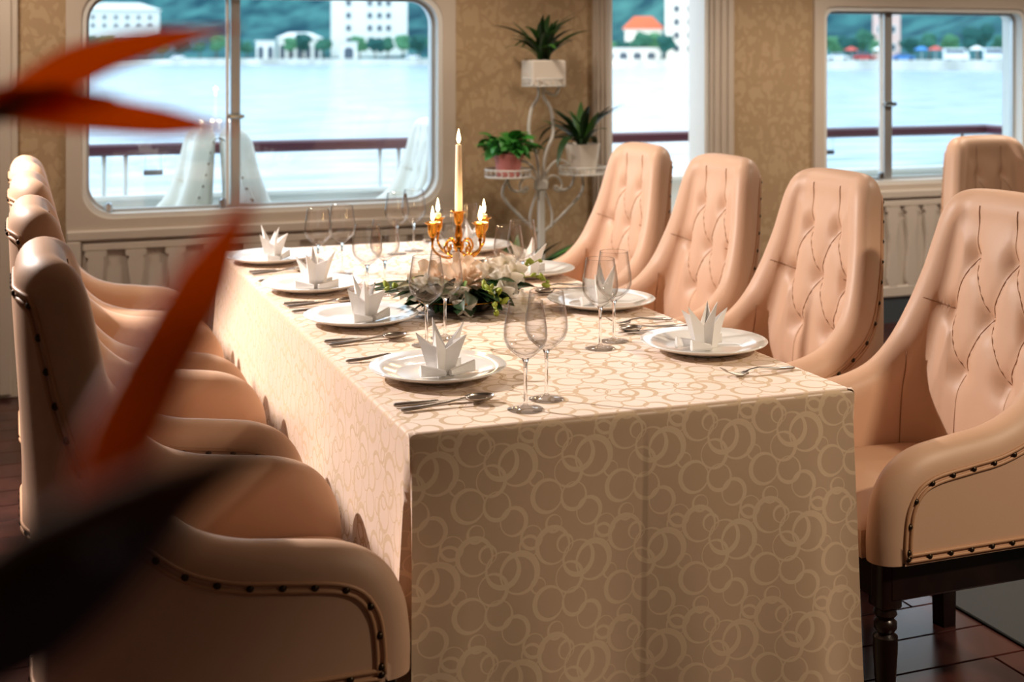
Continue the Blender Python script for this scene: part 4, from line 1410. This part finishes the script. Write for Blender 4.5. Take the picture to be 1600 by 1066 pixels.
WZ = -1.3
water_m = mat('sea_water', (150, 196, 206), 0.25, 0, 0.5)
def make_water(m):
    tc = N(m, 'ShaderNodeTexCoord')
    mp = N(m, 'ShaderNodeMapping'); mp.inputs['Scale'].default_value = (0.35, 1.0, 1)
    mp.inputs['Rotation'].default_value = (0, 0, -YAW)
    L(m, tc.outputs['Object'], mp.inputs['Vector'])
    n1 = N(m, 'ShaderNodeTexNoise'); n1.inputs['Scale'].default_value = 0.9; n1.inputs['Detail'].default_value = 6
    L(m, mp.outputs[0], n1.inputs['Vector'])
    r = N(m, 'ShaderNodeValToRGB'); r.color_ramp.elements[0].position = 0.35; r.color_ramp.elements[1].position = 0.62
    r.color_ramp.elements[0].color = (*lin((118, 146, 168)), 1); r.color_ramp.elements[1].color = (*lin((188, 202, 214)), 1)
    L(m, n1.outputs['Fac'], r.inputs['Fac']); L(m, r.outputs['Color'], bsdf(m).inputs['Base Color'])
    bp = N(m, 'ShaderNodeBump'); bp.inputs['Strength'].default_value = 0.5; bp.inputs['Distance'].default_value = 0.12
    L(m, n1.outputs['Fac'], bp.inputs['Height']); L(m, bp.outputs['Normal'], bsdf(m).inputs['Normal'])
make_water(water_m)
struct(MB().add([(-900, 7.7, WZ), (900, 7.7, WZ), (900, 1200, WZ), (-900, 1200, WZ)], [(0, 1, 2, 3)]).build('water', water_m))

# shoreline
SH = [Vector((-240, 560, 0)), Vector((-60, 500, 0)), Vector((21, 451, 0)), Vector((80, 415, 0)), Vector((123, 378, 0)), Vector((146, 300, 0)), Vector((172, 192, 0)), Vector((190, 60, 0)), Vector((215, -60, 0))]
sh = resample(catmull(SH, 10), 90)
def shore_at(deg):
    best = None
    for i in range(len(sh) - 1):
        a, b = sh[i], sh[i + 1]
        ba, bb = math.degrees(math.atan2(a.x, a.y)), math.degrees(math.atan2(b.x, b.y))
        if ba <= deg <= bb:
            f = (deg - ba) / (bb - ba)
            best = (a.lerp(b, f)).length
            break
    return best or 300
stone = mat('pale_embankment', (206, 206, 196), 0.9)
add_colour_noise(stone, (176, 176, 168), (222, 222, 214), 0.15)
rows = []
for off, z in ((0, WZ - 0.5), (0.4, 0.5), (0.8, 0.55), (26, 0.7)):
    row = []
    for i, p in enumerate(sh):
        t = (sh[min(i + 1, 89)] - sh[max(i - 1, 0)]).normalized()
        nrm = Vector((-t.y, t.x, 0))
        if nrm.dot(p) < 0: nrm = -nrm
        row.append(p + nrm * off + Vector((0, 0, z)))
    rows.append(row)
struct(MB().grid(rows).build('embankment', stone))
hill_m = mat('wooded_hillside', (40, 84, 66), 0.9, 0, 0.1)
add_colour_noise(hill_m, (22, 64, 76), (64, 116, 116), 0.09, detail=6)  # blue cast of haze put into the foliage colours
rows = []
for j in range(46):
    f = j / 45
    off = 22 + 190 * f
    row = []
    for i, p in enumerate(sh):
        t = (sh[min(i + 1, 89)] - sh[max(i - 1, 0)]).normalized()
        nrm = Vector((-t.y, t.x, 0))
        if nrm.dot(p) < 0: nrm = -nrm
        q = p + nrm * off
        z = 0.7 + 74 * sstep(0.0, 1.0, f) + 9 * noise.noise(Vector((q.x * 0.02, q.y * 0.02, 0))) * sstep(0.03, 0.3, f) + (3.0 * noise.noise(Vector((q.x * 0.13, q.y * 0.13, 4))) + 2.0 * noise.noise(Vector((q.x * 0.3, q.y * 0.3, 7)))) * sstep(0.0, 0.12, f)
        row.append(q + Vector((0, 0, z)))
    rows.append(row)
struct(MB().grid(rows).build('hillside', hill_m, smooth=True))

# trees along the promenade
def crown_mesh(seed, m):
    rnd = random.Random(seed)
    mb = MB()
    import bmesh
    bm = bmesh.new()
    for k in range(9):
        a = rnd.uniform(0, 2 * pi); r = rnd.uniform(0, 1.9)
        M = Matrix.Translation((r * cos(a), r * sin(a), 4.6 + rnd.uniform(-1.2, 1.6))) @ Matrix.Diagonal((rnd.uniform(1.2, 2.0), rnd.uniform(1.2, 2.0), rnd.uniform(1.0, 1.6), 1))
        bmesh.ops.create_icosphere(bm, subdivisions=2, radius=1, matrix=M)
    for v in bm.verts:
        v.co += Vector((noise.noise(v.co * 1.7), noise.noise(v.co * 1.7 + Vector((9, 0, 0))), noise.noise(v.co * 1.7 + Vector((0, 9, 0))))) * 0.7
    me = bpy.data.meshes.new('crown'); bm.to_mesh(me); bm.free()
    me.materials.append(m)
    return me
tree_ms = [mat('tree_green_a', (58, 106, 88), 0.9, 0, 0.1), mat('tree_green_b', (80, 130, 96), 0.9, 0, 0.1), mat('tree_green_c', (42, 88, 84), 0.9, 0, 0.1)]  # blue cast of the distant view put into the greens
trunk_m = mat('tree_trunk', (96, 84, 72), 0.9)
CR = [crown_mesh(i, tree_ms[i % 3]) for i in range(6)]
TRUNK = MB().tube([(0, 0, 0), (0.1, 0, 2), (0, 0.1, 4.6)], [0.28, 0.22, 0.14], 8).mesh('trunk', trunk_m, smooth=True)
rnd = random.Random(21)
def tree(px, back, s, label, k):
    dg = brg((px - 800) / 2070)
    p = bearing(dg, shore_at(dg) + back, 0.55)
    r = root('shore_tree', p, rnd.uniform(0, 6), label, 'tree', 'trees along the far shore')
    r.scale = (s, s, s * rnd.uniform(0.9, 1.15))
    put('crown', CR[k % 6], r); put('trunk', TRUNK, r)
ORD = ['leftmost', 'second', 'third', 'fourth', 'fifth', 'sixth', 'seventh', 'eighth', 'ninth', 'tenth', 'eleventh', 'twelfth', 'thirteenth', 'fourteenth', 'fifteenth', 'sixteenth', 'seventeenth', 'eighteenth', 'rightmost']
i = 0
for j, px in enumerate((142, 165, 196, 226, 252, 282, 312, 338, 368, 386, 452, 474, 505, 562, 586, 606, 630, 655, 676)):
    tree(px, 5 + 9 * (j % 2) + rnd.uniform(0, 2), rnd.uniform(0.8, 1.15), ORD[j] + ' green tree from the left on the promenade through the left window', i); i += 1
for j, px in enumerate((954, 974, 1000, 1022, 1040)):
    tree(px, 10 + 9 * (j % 2), rnd.uniform(0.6, 1.0), ORD[j] + ' green tree from the left on the shore through the doorway', i); i += 1
for j, px in enumerate((1282, 1304, 1326, 1348, 1368, 1424, 1452, 1488, 1528, 1562, 1592)):
    tree(px, 10 + 7 * (j % 2), rnd.uniform(0.6, 0.9), ORD[j] + ' green tree from the left on the shore through the right window', i); i += 1

# buildings on the shore
bwhite = mat('white_render', (240, 238, 230), 0.7)
broof = mat('pale_roof', (222, 222, 218), 0.7)
bred = mat('red_tile_roof', (206, 96, 60), 0.8)
bglass = mat('dark_window_glass', (70, 84, 96), 0.2)
def building(px, back, w, dpt, h, label, zbase=0.5, rows=(), cols=(), win=(1.6, 2.2), roof=None, roofm=None, arches=0, rot=0.0, name='shore_building', wall=None):
    dg = brg((px - 800) / 2070)
    d = shore_at(dg) + back
    r = root(name, bearing(dg, d, zbase), -radians(dg) + rot, label, 'building', 'buildings on the far shore')
    MB().box((0, dpt / 2, h / 2 - 1.5), (w, dpt, h + 3)).build('walls', wall or bwhite, r)
    MB().box((0, dpt / 2, h + 0.25), (w + 0.8, dpt + 0.8, 0.5)).build('cornice', broof, r)
    if roof:
        hh = roof
        MB().add([(-w / 2 - 0.8, -0.8, h + 0.5), (w / 2 + 0.8, -0.8, h + 0.5), (w / 2 + 0.8, dpt + 0.8, h + 0.5), (-w / 2 - 0.8, dpt + 0.8, h + 0.5), (-w * 0.25, dpt / 2, h + hh), (w * 0.25, dpt / 2, h + hh)],
                 [(0, 1, 5, 4), (2, 3, 4, 5), (1, 2, 5), (3, 0, 4), (0, 3, 2, 1)]).build('roof', roofm or broof, r)
    fme = MB().box((0, 0, 0), (win[0] + 0.5, 0.16, win[1] + 0.5)).mesh('window', broof)
    gme = MB().box((0, -0.06, 0), (win[0], 0.2, win[1])).mesh('pane', bglass)
    for z in rows:
        for x in cols:
            f = put('window', fme, r, (x, -0.05, z)); put('pane', gme, f)
    for k in range(arches):
        x = -w / 2 + w * (k + 0.5) / arches
        pts = [(x - w / arches * 0.3, 0.2), (x + w / arches * 0.3, 0.2), (x + w / arches * 0.3, h * 0.55)] + [(x + w / arches * 0.3 * cos(pi * q / 6), h * 0.55 + h * 0.22 * sin(pi * q / 6)) for q in range(1, 6)] + [(x - w / arches * 0.3, h * 0.55)]
        MB().prism(pts, -0.08, 0.02).build('arch', bglass, r)
    return r
building(577, 34, 25.5, 16, 32, 'tall white hotel block with rows of dark windows through the left window', rows=(6.2, 10.4, 14.6, 18.8, 23), cols=(-6.9, 0.2, 3.4, 6.4), win=(1.5, 1.9))
building(190, 60, 27, 12, 7.5, 'long white building with pale roof on the wooded slope at left', zbase=10.5, rows=(2.2, 5.2), cols=(-10, -6, -2, 2, 6, 10), win=(1.2, 1.4), roof=3.2)
building(468, 22, 14, 7, 6.5, 'low white pavilion with arches beside the hotel', arches=5, roof=2.4)
building(415, 6, 6, 5, 5.5, 'small white arched gatehouse on the promenade', arches=2)
building(545, 3, 5, 3, 5.0, 'small white kiosk in front of the hotel', arches=1)
building(1078, 34, 13, 10, 17, 'white apartment house at the right of the doorway view', rows=(3, 6.5, 10, 13.5), cols=(-3.5, 0, 3.5), win=(1.4, 1.7))
building(1005, 34, 10, 8, 6.5, 'house with a red tiled roof in the doorway view', rows=(2.5,), cols=(-2.5, 2.5), roof=4.0, roofm=bred, zbase=2.0)
building(985, 2, 14, 3, 2.6, 'long low white boathouse by the water in the doorway view', arches=4)
building(1385, 30, 6, 6, 14, 'narrow pinkish building at the mullion of the right window', rows=(3, 7, 11), cols=(-1.4, 1.4), win=(1, 1.4), wall=mat('pink_render', (226, 190, 180), 0.8))

# parked vehicles and parasols on the promenade
car_glass = mat('car_window', (60, 76, 90), 0.15)
tyre = mat('tyre', (30, 30, 32), 0.8)
def vehicle(px, kind, col, label):
    dg = brg((px - 800) / 2070)
    d = shore_at(dg) + 3.0
    r = root('parked_' + kind, bearing(dg, d, 0.56), -radians(dg), label, kind, 'vehicles parked on the shore')
    if kind == 'van':
        MB().prism([(-2.4, 0.3), (2.4, 0.3), (2.4, 1.2), (1.9, 1.9), (1.6, 2.4), (-2.4, 2.4)], -0.95, 0.95).build('body', col, r)
        g = [(-2.0, 1.5), (1.75, 1.5), (1.55, 2.15), (-2.0, 2.15)]
    else:
        MB().prism([(-2.2, 0.3), (2.2, 0.3), (2.2, 0.85), (1.2, 1.0), (0.7, 1.5), (-1.2, 1.5), (-1.8, 1.0), (-2.2, 0.95)], -0.85, 0.85).build('body', col, r)
        g = [(-1.5, 1.02), (1.0, 1.02), (0.62, 1.42), (-1.1, 1.42)]
    MB().prism(g, -0.98 if kind == 'van' else -0.88, -0.9 if kind == 'van' else -0.8).build('windows', car_glass, r)
    for x in (-1.4, 1.4):
        for y in (-0.8, 0.8):
            MB().lathe([(0.0, -0.12), (0.34, -0.12), (0.34, 0.12), (0.0, 0.12)], 14, (x, y, 0.34), M=Matrix.Rotation(pi / 2, 3, 'X')).build('wheel', tyre, r)
carw = mat('white_car_paint', (244, 246, 248), 0.3); carb = mat('blue_car_paint', (60, 130, 200), 0.3); carr = mat('red_car_paint', (200, 60, 50), 0.3)
vehicle(645, 'car', carw, 'white car parked below the hotel trees')
vehicle(278, 'car', carw, 'white car parked at the shore near the left window mullion')
vehicle(1284, 'car', carw, 'white car at the left edge of the right window view')
vehicle(1310, 'car', carw, 'second white car from the left in the right window view')
vehicle(1350, 'car', carr, 'red car on the shore left of the right window mullion')
vehicle(1412, 'car', carb, 'blue car on the shore right of the right window mullion')
vehicle(1494, 'van', carw, 'white van in the middle of the right window view')
vehicle(1558, 'van', carw, 'white van second from the right on the far shore')
vehicle(1594, 'van', carb, 'blue van at the right photo edge on the far shore')
par_c = [mat('parasol_white', (244, 244, 240), 0.8), mat('parasol_blue', (70, 140, 210), 0.8), mat('parasol_red', (214, 90, 80), 0.8)]
for px, k, nm in ((1330, 2, 'red'), (1374, 0, 'white'), (1440, 1, 'blue'), (1462, 2, 'faded red'), (1526, 0, 'pale')):
    dg = brg((px - 800) / 2070)
    r = root('beach_parasol', bearing(dg, shore_at(dg) + 5.6, 0.58), 0, nm + ' parasol on the far shore in the right window view', 'parasol', 'parasols on the far shore')
    MB().lathe([(0.0, 2.9), (0.5, 2.75), (1.5, 2.2), (1.52, 2.12), (0.0, 2.6)], 10).build('canopy', par_c[k], r)
    MB().tube([(0, 0, 0), (0, 0, 2.8)], 0.05, 6).build('pole', par_c[0], r)
